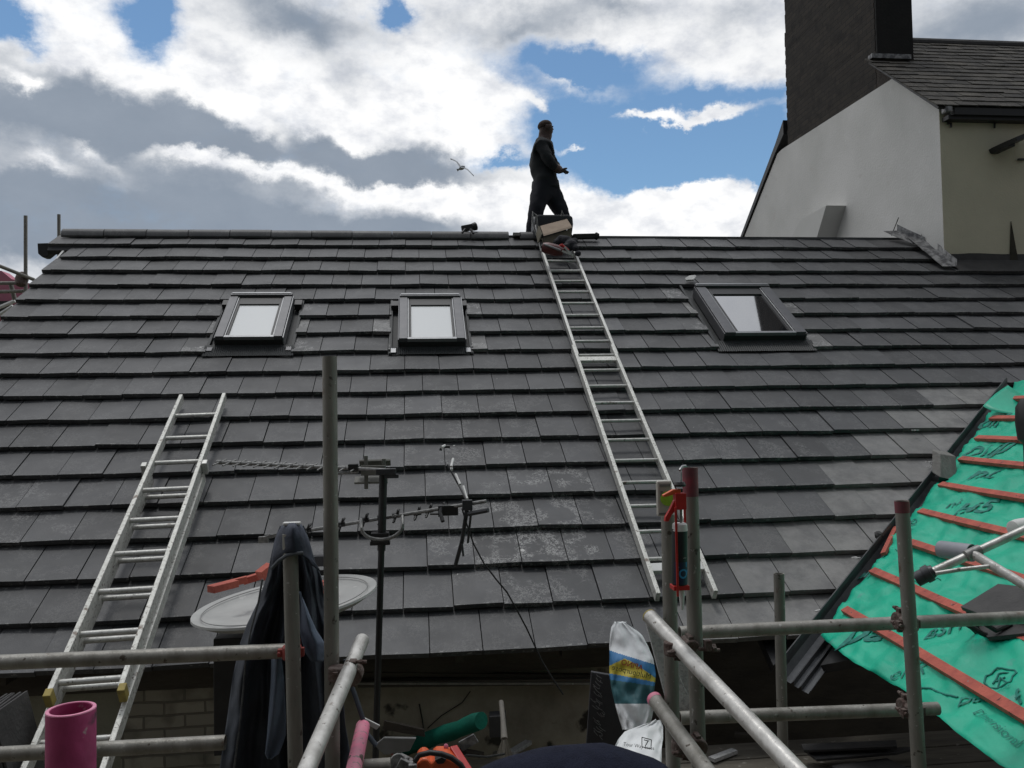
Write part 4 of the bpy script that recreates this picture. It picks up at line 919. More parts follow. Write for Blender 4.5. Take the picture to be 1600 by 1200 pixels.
for p,q in (((730,780),(724,760)),((719,757),(712,741)),((706,734),(705,729)),((705,729),(708,717)),((690,699),(695,696))): MB().tube([Yp(*p,-5.2),Yp(*q,-5.1)],.007,6).build('reflector_rod',WHT,a2)
b=MB(); b.tube([Yp(728,780,-5.2),Yp(716,757,-5.1),Yp(699,726,-5.05)],.005,6); b.tube([Yp(688,704,-5),Yp(690,698,-5),Yp(703,698,-5)],.008,6); b.build('reflector_stem',BLK,a2)
cbp=[(722,795),(728,815),(740,850),(756,880),(775,905),(792,925),(806,950),(822,980),(835,1008),(848,1035),(862,1058),(880,1085)]
b=MB(); b.tube([Yp(x,y,-5.40+.02*math.sin(i)) for i,(x,y) in enumerate(cbp)],.004,8); b.build('coaxial_cable',CABLEM,a2,smooth=True)
# ================================================================ SEALANT GUN + LEVEL
gd=2.63
sg=thing('sealant_gun','red sealant gun with black cartridge hooked on the right scaffold pole','sealant gun',S(1062,740,gd))
b=MB(); b.box(S(1057.5,862,gd-.022),(.007,.006,.272)); 
b.box(S(1070,805,gd+.02),(.007,.006,.10)); b.box(S(1062,917,gd),(.05,.045,.014)); b.box(S(1062,783,gd),(.034,.03,.05)); b.build('cradle_frame',RED,sg,bev=.0015)
b=MB(); b.prism([S(x,y,gd-.006) for x,y in ((1066,778),(1060,776),(1053,783),(1047,796),(1040,808),(1039,815),(1045,815),(1050,805),(1056,797),(1066,790))],(0,.016,0)); b.build('trigger',RED,sg,bev=.002)
b=MB(); b.prism([S(x,y,gd-.006) for x,y in ((1064,764),(1052,765),(1036,774),(1038,777),(1052,773),(1064,773))],(0,.018,0)); b.build('handle',ORNG,sg,bev=.002)
b=MB(); b.lathe(S(1062,757,gd),(0,0,1),[(-.006,.017),(.0,.019),(.008,.015)],20); b.build('end_cap',BLK,sg,smooth=True)
b=MB(); b.tube([S(1064,757,gd),S(1064,738,gd+.0),S(1063,733,gd+.01),S(1068,728,gd+.03),S(1073,729,gd+.05)],.0022,8); b.tube([S(1062,735,gd),S(1066,729,gd+.01),S(1071,728,gd+.03)],.0042,8); b.build('plunger_hook',LITE,sg,smooth=True)
b=MB(); b.tube([S(1064,775,gd),S(1064,822,gd)],.004,8); b.build('plunger_rod',AER,sg)
b=MB(); top=S(1062,826,gd); bot=S(1062,913,gd)
b.lathe(top,(bot-top).normalized(),[(0,.0235),(.17,.0235),(.1715,.022)],32,mi=0); b.build('cartridge',mat('cartridge_black',(.010,.011,.013),(.014,.016,.02),20,.4),sg,smooth=True)
b=MB(); b.lathe(S(1062,817,gd),(0,0,-1),[(0,.018),(.004,.0225),(.022,.0237),(.024,.0235)],28); b.build('cartridge_collar',WHT,sg,smooth=True)
b=MB(); b.lathe(S(1065,920,gd),(.0,0,-1),[(0,.0092),(.02,.0085),(.055,.0055),(.064,.0045)],16); b.build('nozzle',WHT,sg,smooth=True)
# printed band (dark blue with letters) wrapped on the cartridge
bb=MB(); cax=top; ddn=(bot-top).normalized()
vs=[];fs=[]
for i in range(9):
    an=R(-95+i*11+15)
    for z_ in (.095,.168): vs.append(cax+ddn*z_+V3((math.sin(an),-math.cos(an),0))*.0238)
for i in range(8): fs.append((i*2,i*2+1,i*2+3,i*2+2))
bb.add(vs,fs)
def wrap(x,y,r=.0241,a0=5,z0=.165):      # x runs up the cartridge, y runs round it
    an=R(a0)+(-y)/r; return cax+ddn*(z0-x)+V3((math.sin(an),-math.cos(an),0))*r
bb2=MB(); vs=[];fs=[]
for i in range(13):
    an=R(-60+i*12)
    for z_ in (.10,.168): vs.append(cax+ddn*z_+V3((math.sin(an),-math.cos(an),0))*.0238)
for i in range(12): fs.append((i*2,i*2+1,i*2+3,i*2+2))
bb2.add(vs,fs); bb2.build('label_band',mat('dark_blue_label',(.008,.016,.05),(.01,.02,.06),9,.4),sg,smooth=True)
textmesh('QL',.05,lambda x,y:wrap(x,y,a0=42,z0=.150),sg,'label_lettering',mat('cyan_print',(.04,.30,.55)),bold=.02)
textmesh('ooooo',.012,lambda x,y:wrap(x*0-.0+0,y,a0=0) if False else cax+ddn*(.088-y)+V3((math.sin(R(8)+x/.0242),-math.cos(R(8)+x/.0242),0))*.0242,sg,'label_dots',WHT)
lv=thing('spirit_level','white spirit level with lime green vial standing behind the sealant gun','spirit level',S(1038,830,2.84))
b=MB(); la_=S(1037,752,2.80); lz=.115; b.box(la_+V3((0,0,-.055)),(.05,.022,.115)); b.build('body',mat('level_ivory',(.52,.50,.44),(.42,.40,.36),20,.4),lv,bev=.006)
b=MB(); b.lathe(la_+V3((.008,-.013,-.055)),(0,-1,0),[(0,.024),(.003,.024),(.004,.020)],28,sx=1); b.build('vial',LIME,lv,smooth=True)
b=MB(); b.box(la_+V3((.0,-.012,-.012)),(.036,.004,.008)); b.box(la_+V3((-.012,-.0125,-.04)),(.008,.004,.02)); b.box(la_+V3((0,-.012,-.104)),(.044,.004,.006)); b.build('end_markings',mat('level_grey',(.2,.2,.19)),lv)
# ================================================================ SACKS, BOARDS AND CLUTTER RIGHT OF CENTRE
def sack(nm,lab,outline,depth,thick,mats,bandf,cat='sack',n=22,rows_=26,fold=.02,seed=1,lean=.22):
    o=thing(nm,lab,cat,S(outline[-1][1],outline[-1][0],depth)); vs=[];fs=[];mi=[]
    ys=[r[0] for r in outline]
    def ext(y):
        for i in range(len(outline)-1):
            a,b=outline[i],outline[i+1]
            if a[0]<=y<=b[0]+1e-6:
                t=(y-a[0])/(b[0]-a[0]); return a[1]*(1-t)+b[1]*t,a[2]*(1-t)+b[2]*t
        return outline[-1][1:]
    m=2*n
    for i in range(rows_+1):
        y=ys[0]+(ys[-1]-ys[0])*i/rows_; x0,x1=ext(y); t_=i/rows_; th=thick*(.15+.85*min(1,t_*2.0))*(1-.35*t_*t_)
        for j in range(m):
            a=2*math.pi*j/m; x=(x0+x1)/2-(x1-x0)/2*math.cos(a); dpt=depth+lean*(.5-t_)-math.sin(a)*th*.5+fold*noise.noise(V3((a*2,t_*7,seed)))+.15*fold*noise.noise(V3((a*5,t_*13,seed)))
            vs.append(S(x,y+(4*noise.noise(V3((a*1.5,3,seed))) if i==0 else 0),dpt))
    M_=MB()
    for i in range(rows_):
        for j in range(m):
            a=2*math.pi*(j+.5)/m; u=.5-.5*math.cos(a); y=ys[0]+(ys[-1]-ys[0])*(i+.5)/rows_
            fs.append((i*m+j,i*m+(j+1)%m,(i+1)*m+(j+1)%m,(i+1)*m+j)); mi.append(bandf(u,y,math.sin(a)>0))
    M_.v=vs; M_.f=[list(f) for f in fs]+[list(range(m))[::-1],[rows_*m+k for k in range(m)]]; M_.mi=mi+[0,0]; M_.col=[None]*len(M_.f)
    M_.build('sack_body',mats,o,smooth=True,auto=70)
    return o
def bf(u,y,front):
    yb=1020+u*22
    if not front: return 0
    arc=1029+8*abs(u-.35)*4
    if y<yb-4: return 0
    if y<arc+max(0,u-.5)*20: return 1
    if y<1052+u*14: return 2
    if y<1062+u*10: return 1
    if y<1100: return 3
    return 0
sk=sack('cement_sack','upright white sack with blue and yellow print behind the right scaffold','x' and [(972,960,978),(980,955,990),(993,953,1004),(1010,952,1013),(1030,952,1021),(1055,952,1025),(1080,956,1022),(1105,962,1022),(1125,968,1018),(1140,972,1012)],3.35,.16,[PAPER,BLUE,YLW,TEAL],bf,rows_=150,n=60)
def flat(p0,p1,dep):
    a=S(*p0,dep); b_=S(*p1,dep); d=(b_-a); Ln=d.length; d.normalize(); u=d.cross((a-CC).normalized()).normalized(); u=u if u.z>0 else -u
    return Ln,lambda x,y:a+d*x+u*y
Ln,pl=flat((1004,1048),(970,1038),3.27); textmesh('APINO',Ln,pl,sk,'sack_lettering',mat('red_print',(.45,.10,.05)),bold=.02)
Ln,pl=flat((1016,1061),(956,1046),3.245); textmesh('Multipurpose',Ln,pl,sk,'sack_lettering',mat('dark_print',(.05,.06,.03)))
bg=sack('plastic_bag','crumpled white plastic bag with black print beside the scaffold pole','x' and [(1126,1022,1032),(1134,1000,1036),(1142,977,1036),(1155,966,1036),(1168,960,1034),(1185,960,1034),(1215,958,1034)],2.98,.12,[mat('bag_white',(.78,.80,.80),(.68,.70,.70),8,.8,0,.5,9,spec=.2)],lambda u,y,f:0,'bag',fold=.035,seed=5,lean=.42)
Ln,pl=flat((974,1165),(1022,1172),2.86); textmesh('Tour Way asses',Ln,pl,bg,'bag_print',BLK)
Ln,pl=flat((992,1183),(1024,1190),2.80); textmesh('bu Za Bess',Ln,pl,bg,'bag_print',BLK,bold=.02)
q=MB(); 
for a,b_ in (((1003,1152),(1018,1156)),((1018,1156),(1017,1170)),((1017,1170),(1003,1167)),((1003,1167),(1003,1152)),((1006,1156),(1014,1158)),((1008,1166),(1013,1157))): q.tube([S(*a,2.88),S(*b_,2.88)],.0015,5)
q.build('bag_symbol',BLK,bg)
def slab(nm,lab,cat,pts,dep,th,m,grp=None,bev=.003,deps=None):
    P=[S(x,y,(deps[i] if deps else dep)) for i,(x,y) in enumerate(pts)]; b=MB(); nn=(P[1]-P[0]).cross(P[2]-P[0]).normalized(); nn=nn if nn.dot(P[0]-CC)>0 else -nn
    b.prism(P,nn*th); o=b.build(nm,m,None,bev=bev); return tag(o,lab,cat,grp)
bd=slab('chalked_slate','dark upright slate with chalky scribbles leaning below the cement sack','slate',[(924,1050),(984,1060),(978,1165),(916,1165)],3.5,.02,mat('scribbled_panel',(.032,.032,.037),(.042,.042,.048),6,.7,0,.2,40))
b=MB()
for k in range(9):
    for q_ in range(3):
        x0=927+random.random()*14; y0=1060+k*11+jit(5); a0=random.random()*6
        b.tube([S(x0+5*math.cos(a0+t_*.7)*(.4+.3*t_)+q_,y0+4*math.sin(a0*1.3+t_*.9),3.488) for t_ in range(5)],.0011,5)
o=b.build('chalk_scribble',mat('chalk',(.22,.22,.22)),bd)
slab('speckled_plank','long grey speckled plank standing on end between sack and poles','plank',[(1009,972),(1024,978),(1086,1108),(1046,1114)],3.22,.03,CONC)
slab('speckled_plank','wide grey speckled board behind the two close scaffold poles','plank',[(1052,1010),(1078,1020),(1088,1118),(1052,1118)],3.3,.02,CONC)
# concrete-grey tile offcut at valley block
blk=thing('timber_block','grey weathered timber block wedged at the valley edge','block',S(1482,745,6.2))
b=MB(); P=[S(1469,709,6.35),S(1494,713,6.35),S(1496,753,6.25),S(1469,746,6.25)]; b.prism(P,V3((0,.10,.03))); b.build('block_body',mat('weathered_block',(.24,.235,.22),(.18,.175,.165),14,.9,0,.5,40,st=(3,1,1)),blk,bev=.006)
b=MB(); P=[S(1468,745,6.23),S(1496,752,6.23),S(1494,758,6.25),S(1466,753,6.25)]; b.prism(P,V3((0,.08,.0))); b.build('block_base',BLK,blk)
# roof tiles stacked on the membrane
for k,(pts,lab) in enumerate((([(1503,952),(1562,916),(1640,925),(1640,975),(1530,962)],'dark roof tile lying on the green membrane at the right edge'),)):
    P=[G(*Gp(x,y,.06),.075) for x,y in pts]; b=MB(); b.prism(P,GN*-.022); o=b.build('roof_tile',SLATEM,None,bev=.002); tag(o,lab,'roof tile')
P=[G(*Gp(x,y,.03),.045) for x,y in [(1510,958),(1572,930),(1660,960),(1640,990),(1545,1000)]]; b=MB(); b.prism(P,GN*-.022); o=b.build('roof_tile',SLATEM,None,bev=.002); tag(o,'second dark roof tile under the top one at the right edge','roof tile')
b=MB(); P=[(1510,975),(1535,990),(1556,998),(1575,990),(1600,972)]; b.tube([S(x,y,3.9) for x,y in P],.012,8); b.tube([S(x,y,3.85) for x,y in [(1535,972),(1556,985),(1580,975)]],.012,8); b.prism([S(x,y,4.0) for x,y in [(1503,968),(1620,966),(1620,985),(1560,1003),(1530,993)]],(0,.03,0)); o=b.build('tool_pouch',mat('black_strap',(.02,.022,.02),(.03,.032,.03),20,.8),None,smooth=True); tag(o,'black webbing pouch under the guard rail on the green membrane','pouch')
# white tubular stand, grey pipe
tsn=thing('tubular_stand','pale metal tubular stand with grey clamp foot above the green membrane','stand',S(1440,905,3.3))
b=MB(); b.pipe(S(1452,896,3.25),S(1640,810,3.25),.016,.003); b.build('main_tube',GALV,tsn,smooth=True)
b=MB(); b.pipe(S(1518,864,3.24),S(1640,938,3.0),.0175,.003); b.build('branch_tube',GALV,tsn,smooth=True)
b=MB(); b.tube([S(1462,896,3.22),S(1500,890,3.2),S(1545,885,3.17)],.008,10); b.build('brace',GALV,tsn,smooth=True)
b=MB(); a=S(1431,906,3.27); c=S(1456,893,3.25); d=(c-a).normalized(); b.lathe(a,d,[(-.0,.024),(.0,.028),(.035,.028),(.036,.033),(.06,.033),(.062,.026),(.075,.022)],20,cap=False); b.build('clamp_foot',DGRY,tsn,smooth=True)
b=MB(); b.lathe(S(1520,864,3.24)-V3((0,.0,.0)),S(1640,810,3.25)-S(1518,866,3.24),[(-.03,.017),(-.028,.021),(.03,.021),(.032,.017)],16); b.build('joint_collar',AER,tsn,smooth=True)
gp=thing('pipe_offcut','short grey plastic pipe offcut lying on the green membrane','pipe',S(1492,862,3.9))
b=MB(); b.pipe(S(1470,858,4.05),S(1519,864,3.9),.040,.004,28,dep=.12); b.build('pipe_body',GREYP,gp,smooth=True)
wc=tag(MB().lathe(S(1592,824,3.8),(1,.2,.1),[(-.04,.02),(-.035,.034),(.0,.038),(.06,.036)],18).build('plastic_cup',WHT,None,smooth=True),'white plastic cup on its side behind the tubular stand at the right edge','cup')
bh=thing('capped_post','black rounded object poking in at the right edge beside the membrane flap','post',S(1606,700,5.5))  # black post with a rounded cap, only its edge in view
b=MB(); b.lathe(S(1612,655,5.5),(0,0,1),[(-.16,.05),(-.13,.085),(-.02,.095),(.08,.09),(.13,.06),(.14,.02)],24); b.build('post_cap',BLK,bh,smooth=True)
b=MB(); b.tube([S(1612,685,5.5),S(1618,860,5.5)],.05,16); b.build('post_shaft',BLK,bh,smooth=True)
# clutter on deck right: slates
for k,(p,lab) in enumerate((([(1252,1162),(1400,1156),(1402,1166),(1256,1172)],'upper dark slate of the stack on the deck under the side roof'),([(1258,1172),(1276,1186),(1400,1176),(1440,1166)],'middle slate of the stack on the deck, with chipped pale edge'),([(1300,1196),(1385,1184),(1420,1200),(1330,1225)],'lowest slate nearest the viewer on the deck under the side roof'))):
    P=[Zp(x,y,DZ+.10-.035*k) for x,y in p]; b=MB(); b.prism(P,(0,0,-.014)); tag(b.build('loose_slate',SLATEM,None,bev=.002),lab,'slate','loose slates on the deck')
b=MB()
for k in range(70):
    x=random.uniform(1.0,1.75); y=random.uniform(-6.6,-5.0); s_=random.uniform(.008,.03); b.box((x,y,DZ+s_*.4),(s_*2,s_*1.4,s_),Matrix.Rotation(random.random()*6,3,'Z')@Matrix.Rotation(jit(.5),3,'X'),tap=.3)
for k in range(260):
    x=random.uniform(-2.2,1.2); y=random.uniform(-5.9,-4.70); s_=random.uniform(.006,.024); b.box((x,y,DZ+s_*.4),(s_*2,s_*1.4,s_),Matrix.Rotation(random.random()*6,3,'Z'),tap=.3)
tag(b.build('rubble',mat('rubble',(.24,.22,.19),(.13,.12,.10),30,.95)),'crumbs of mortar and rubble scattered over the deck','rubble',kind='stuff')
# ================================================================ CLUTTER CENTRE
for k,(px,py,ln,an,m_,lab) in enumerate(((640,1172,.22,20,BATT,'short red batten piece on the deck below the green roll'),(735,1176,.16,-35,WOODD,'dark splinter of timber on the deck right of the saw'),
   (700,1140,.30,8,WOODD,'long dark timber strip on the deck against the wall'),(812,1168,.20,50,CONC,'pale grey board offcut on the deck beside the brush'),(860,1146,.34,-6,WOODD,'brown timber strip along the wall foot right of the brush'),
   (1130,1180,.2,30,CONC,'grey board offcut on the deck under the right scaffold'),(1180,1150,.24,-20,WOODD,'dark timber piece on the deck behind the projecting tubes'))):
    p=Zp(px,py,DZ+.02); b=MB(); b.box(p,(ln,.045,.022),Matrix.Rotation(R(an),3,'Z')); tag(b.build('offcut',m_,None,bev=.002),lab,'offcut','offcuts lying on the deck')
gr=thing('membrane_roll','dark green roll of roofing membrane lying on the deck below the wall','roll',Zp(690,1150,DZ))
a=Zp(624,1172,DZ+.03)+V3((0,0,.0)); c=S(752,1126,4.5); vs=[a.lerp(c,k/12)+V3((0,0,.003*math.sin(k*1.3))) for k in range(13)]
b=MB(); b.tube(vs,[.050+.003*math.sin(k*1.9) for k in range(13)],20,flat=.85); b.build('roll_body',GREEND,gr,smooth=True)
br=thing('hand_brush','small pale brush with splayed bristles standing on end against the wall','brush',Yp(788,1190,-5.3))
b=MB(); b.tube([Yp(783,1096,-5.1),Yp(786,1125,-5.2),Yp(788,1155,-5.3)],[.013,.014,.018],10); b.build('handle',mat('brush_handle',(.22,.20,.17),(.15,.14,.12)),br,smooth=True)
b=MB(); p=Yp(788,1155,-5.3)
for k in range(60):
    a=random.random()*6.28; r=random.random()**.5; t=p+V3((math.cos(a)*.012*r,math.sin(a)*.012*r,0)); e=p+V3((math.cos(a)*.045*r,math.sin(a)*.045*r,-.085-random.random()*.02)); b.tube([t,e],.0016,4)
b.build('bristles',mat('bristle',(.42,.39,.33),(.28,.26,.22)),br)
slab('wall_hatch','small dark box against the wall behind the brush','box',[(764,1120),(790,1118),(792,1152),(765,1153)],4.75,.08,DGRY)
slab('slate_offcut','pale crumpled offcut of flashing on the deck right of the green roll','offcut',[(716,1160),(740,1147),(748,1160),(722,1175)],3.9,.01,LEAD)
slab('timber_board','brown board leaning low along the wall','board',[(600,1126),(662,1140),(664,1152),(598,1140)],4.7,.02,WOODD)
slab('plastic_trim','white flat length of plastic trim beside the pink tube','trim',[(568,1121),(594,1134),(588,1141),(566,1128)],3.0,.008,WHT)
slab('cement_tray','pale grey tray of mortar on the deck left of the green roll','tray',[(585,1165),(600,1153),(650,1154),(640,1174),(600,1180)],4.0,.02,mat('grey_mortar',(.22,.22,.215),(.16,.16,.155),12,.9))
sw_=thing('cut_off_saw','orange and black power saw lying on the deck at the bottom edge','saw',Zp(690,1215,DZ))
b=MB(); sc=3.1
b.prism([S(x,y,sc) for x,y in ((651,1215),(652,1192),(660,1185),(668,1186),(674,1194),(682,1184),(700,1184),(716,1192),(724,1202),(728,1230),(651,1230))],(0,.12,0)); b.build('motor_housing',ORNG,sw_,bev=.012)
b=MB(); b.prism([S(x,y,sc-.015) for x,y in ((679,1188),(690,1183),(698,1187),(693,1194),(684,1195))],(0,.05,0)); b.build('air_vent',BLK,sw_,bev=.004)
b=MB(); b.tube([S(x,y,sc-.02) for x,y in ((648,1190),(655,1180),(672,1176),(690,1178),(706,1184),(720,1195),(730,1212))],.010,10); b.build('front_handle',BLK,sw_,smooth=True)
b=MB(); b.bar(S(708,1168,sc+.1),S(732,1206,sc+.0),.03,.02); b.build('guard',RED,sw_,bev=.003)
b=MB(); b.box(S(630,1197,sc),(.05,.06,.06),Matrix.Rotation(.5,3,'Y')); b.box(S(645,1202,sc-.02),(.03,.05,.05)); b.lathe(S(622,1190,sc),(0,-1,.2),[(0,.03),(.02,.03)],14); b.tube([S(612,1192,sc),S(640,1184,sc)],.006,6); b.build('engine_parts',mat('dirty_alloy',(.3,.3,.29),(.12,.12,.12),60,.6,.3),sw_,bev=.004)
b=MB(); b.lathe(S(697,1166,sc+.1),(0,-1,.3),[(0,.009),(.012,.009),(.014,.005)],12); b.build('fuel_cap',PINKB,sw_,smooth=True)
b=MB(); b.tube([Yp(728,1180,-6.2),Yp(760,1183,-6.1),Yp(788,1178,-6.0)],.005,6); b.build('pull_cord',CABLEM,sw_)
st_=thing('tile_stack','small stack of dark roof tiles at the left edge below the ladder','tiles',Yp(5,1180,-5))
for k in range(6):
    b=MB(); b.box(S(-8,1150,3.9)+V3((-.02+.022*k,.01*k,-.06)),(.012,.33,.40),Matrix.Rotation(R(-9-k),3,'Y')@Matrix.Rotation(R(jit(4)),3,'Z')); b.build('tile',SLATEM,st_,bev=.002)
# ================================================================ PEOPLE
def figure(name,lab,J,E,mats,tags,loc,pm=None,sub_=2):
    """J name->(pos,radius); E list of edges; tags: joint->material index"""
    o0=thing(name,lab,'person',loc)
    names=list(J); me=bpy.data.meshes.new('b'); me.from_pydata([tuple(J[n][0]) for n in names],[(names.index(a),names.index(b)) for a,b in E],[])
    o=bpy.data.objects.new('b',me); COL.objects.link(o); sk_=o.modifiers.new('s','SKIN'); 
    for i,n in enumerate(names):
        r=J[n][1]; r=(r,r) if not isinstance(r,tuple) else r; me.skin_vertices[0].data[i].radius=r
        me.skin_vertices[0].data[i].use_root=(i==0)
    s=o.modifiers.new('u','SUBSURF'); s.levels=sub_+1; s.render_levels=sub_+1
    dg=bpy.context.evaluated_depsgraph_get(); dg.update(); m2=bpy.data.meshes.new_from_object(o.evaluated_get(dg)); bpy.data.objects.remove(o)
    m2.materials.clear()
    for m in mats: m2.materials.append(m)
    for p in m2.polygons:
        c=p.center; best=min(names,key=lambda n:(J[n][0]-c).length-.6*(J[n][1] if not isinstance(J[n][1],tuple) else J[n][1][0])); p.material_index=tags[best]; p.use_smooth=True
    for v in m2.vertices:
        p_=v.co; v.co=p_+v.normal*(.014*noise.noise(p_*9)+.007*noise.noise(p_*24))
    m2.name='body'; ob=bpy.data.objects.new('body',m2); COL.objects.link(ob); ob.parent=o0; ob.matrix_parent_inverse=pinv(o0); return o0,ob
PY=.62; kx=10.36/F
def PP(px,py,dy=0): return Yp(px,py,PY+dy)
gz=lambda y: AP.z-(y-AP.y)*SN/CS+.03
J={'pelvis':(PP(853,295),(.19,.15)),'waist':(PP(851,277),(.195,.16)),'chest':(PP(846,252),(.205,.18)),'uchest':(PP(845,231),(.17,.18)),'neck':(PP(850,219),.082),'head0':(PP(853,208),.085),'head':(PP(853.5,199),.092),'crown':(PP(852,192),.055),
 'hipL':(PP(844,302,-.07),.128),'kneeL':(PP(836,338,-.12),.10),'ankL':(PP(828,374,.06),.055),'footL':(PP(833,384,.16),.045),
 'hipR':(PP(863,302,.07),.125),'kneeR':(PP(879,336,.05),.098),'ankR':(PP(889,378,.16),.055),'footR':(PP(898,382,.16),.05),
 'shN':(PP(846,228,-.17),.09),'elN':(PP(860,256,-.23),.062),'wrN':(PP(875,267,-.19),.042),'haN':(PP(879,267,-.18),.030),
 'shF':(PP(849,229,.16),.09),'elF':(PP(866,257,.2),.06),'wrF':(PP(875,266,.08),.040),'haF':(PP(879,267,.05),.03)}
E=[('pelvis','waist'),('waist','chest'),('chest','uchest'),('uchest','neck'),('neck','head0'),('head0','head'),('head','crown'),('pelvis','hipL'),('hipL','kneeL'),('kneeL','ankL'),('ankL','footL'),('pelvis','hipR'),('hipR','kneeR'),('kneeR','ankR'),('ankR','footR'),
 ('uchest','shN'),('shN','elN'),('elN','wrN'),('wrN','haN'),('uchest','shF'),('shF','elF'),('elF','wrF'),('wrF','haF')]
tg={k:0 for k in J}
for k in ('pelvis','hipL','hipR','kneeL','kneeR','ankL','ankR'): tg[k]=1
for k in ('footL','footR'): tg[k]=3
for k in ('head','head0','neck','crown','wrN','haN','wrF','haF'): tg[k]=2
figo,fb_=figure('person','person in dark T-shirt and trousers standing astride the ridge, looking away to the right','' or J,E,[SHIRT,TROU,SKIN,BLK],tg,V3((1.75,PY,gz(PY))))
# face, ear, hair, fingers
hc=J['head'][0]
b=MB(); b.lathe(hc+V3((.085,.015,-.018)),(1,.1,-.35),[(-.03,.020),(.0,.013),(.010,.004)],10); b.build('nose',SKIN,figo,smooth=True)
b=MB(); b.lathe(hc+V3((.0,-.085,-.02)),(0,-1,0),[(0,.022),(.012,.028),(.016,.02)],12); b.build('ear',SKIN,figo,smooth=True)
b=MB(); b.box(hc+V3((.078,-.024,.004)),(.012,.022,.010)); b.box(hc+V3((.078,.036,.004)),(.012,.022,.010)); b.box(hc+V3((.076,.008,-.056)),(.012,.036,.006)); b.build('eyes_and_mouth',BLK,figo)
b=MB(); b.lathe(hc+V3((-.010,0,-.012)),V3((-.25,0,1)),[(.015,.090),(.04,.092),(.062,.082),(.084,.060),(.096,.033),(.100,.005)],20); b.build('hair',HAIR,figo,smooth=True)
for hn,wn_ in (('haN','wrN'),('haF','wrF')):
    h_=J[hn][0]; d=(h_-J[wn_][0]).normalized(); sd2=V3((0,1,0)); b=MB()
    for k in range(4):
        o_=h_+sd2*(k-1.5)*.017; Lk=(.075,.085,.08,.062)[k]; b.tube([o_,o_+d*Lk*.5+V3((0,0,-.004)),o_+d*Lk+V3((0,0,-.02))],[.010,.009,.007],8)
    b.tube([h_+V3((0,-.02,.015)),h_+d*.03+V3((0,-.035,.02)),h_+d*.055+V3((0,-.035,.022))],[.011,.01,.008],8); b.build('fingers',SKIN,figo,smooth=True)
b=MB(); cw_=J['pelvis'][0].lerp(J['waist'][0],.35); b.lathe(cw_,(0,0,1),[(-.05,.175),(-.02,.172),(.04,.165)],40,cap=False)
b.v=[V3((p.x+.010*noise.noise(p*14),p.y*.9+cw_.y*.1+.012*noise.noise(p*11),p.z+.02*noise.noise(p*8))) for p in b.v]; b.build('shirt_hem',SHIRT,figo,smooth=True,sol=.006)
b=MB(); b.lathe(J['waist'][0].lerp(J['pelvis'][0],.45),J['waist'][0]-J['pelvis'][0],[(-.02,.158),(.02,.156)],24,cap=False); b.build('belt',BLK,figo,smooth=True)
# navy-clad stooping person just below the viewer
Bc=S(893,1262,1.55)
sp_=thing('person','rounded back of a person in navy clothing stooping at the bottom edge','person',V3((S(700,1300,1.6).x,S(700,1300,1.6).y,DZ)))
b=MB(); q=[S(x+18,y+24,1.62) for x,y in ((700,1400),(745,1335),(800,1292),(860,1268),(920,1264),(980,1284),(1020,1318))]
b.tube(q,[.14,.145,.14,.13,.13,.13,.09],20,flat=1.15); b.tube([q[-1],S(1045,1345,1.62),S(1070,1385,1.62)],[.07,.062,.06],14)
b.lathe(S(1085,1400,1.62)-V3((0,0,.02)),(0,0,1),[(-.12,.02),(-.09,.07),(-.03,.092),(.03,.095),(.08,.075),(.11,.02)],20)
for d_ in (1.44,1.84):
    b.tube([S(1000,1345,d_),S(985,1560,d_),S(1010,1740,d_)],[.065,.05,.035],14); b.tube([S(1010,1735,d_),S(1016,1790,d_)],[.035,.03],12)
    k_=1.50 if d_<1.6 else 1.74
    b.tube([S(705,1420,k_),S(770,1760,k_),S(700,2050,k_)],[.11,.085,.06],14); b.tube([S(695,2060,k_),S(790,2090,k_)],[.055,.045],12)
o=b.build('body',NAVY,sp_,smooth=True); rm=o.modifiers.new('r','REMESH'); rm.mode='VOXEL'; rm.voxel_size=.016; rm.use_smooth_shade=True; sm=o.modifiers.new('s','SMOOTH'); sm.iterations=12; sm.factor=.6
# ================================================================ THINGS ON THE RIDGE
bk=thing('rubber_tub','black flexible tub of gear sitting at the head of the roof ladder','tub',V3((1.72,.2,AP.z)))
b=MB(); b.prism([Yp(x,y,.12) for x,y in ((836,338),(842,335),(888,335),(895,338),(896,350),(893,372),(840,372),(834,358))],(0,.28,0)); b.build('tub_body',mat('black_rubber',(.020,.022,.026),(.03,.033,.038),12,.6),bk,bev=.02)
b=MB(); b.tube([Yp(838,368,.05),Yp(832,345,.05),Yp(833,331,.05),Yp(838,336,.05),Yp(840,360,.05)],.012,8); b.build('chrome_handle',AER,bk,smooth=True); b=MB(); b.tube([Yp(877,338,.05),Yp(878,329,.05),Yp(881,338,.05)],.008,8); b.build('chrome_handle',AER,bk,smooth=True)
cx=thing('cardboard_box','open cardboard box tilted on top of the roof ladder','box',RU(1.7,.1,.1))
T=[Yp(844,353,-.05),Yp(886,342,.05),Yp(893,353,-.16),Yp(849,366,-.24)]
b=MB(); b.prism(T,V3((0,-.02,-.025))); b.build('box_lid',CARD,cx)
b=MB(); P=[T[3]+V3((0,.005,-.035)),T[2]+V3((0,.005,-.035)),T[2]+V3((-.01,-.03,-.15)),T[3]+V3((.02,-.04,-.15))]; b.prism(P,V3((0,.16,.02))); b.build('box_side',CARDD,cx)
b=MB(); P=[T[0]+V3((-.01,0,0)),T[3]+V3((-.01,0,0)),Yp(842,380,-.25),Yp(839,366,-.1)]; b.prism(P,V3((-.012,0,0))); b.build('box_end',CARDD,cx)
bgk=thing('tool_bag','slumped black tool bag hanging beside the cardboard box on the roof ladder','bag',Rp(895,395,.1))
b=MB()
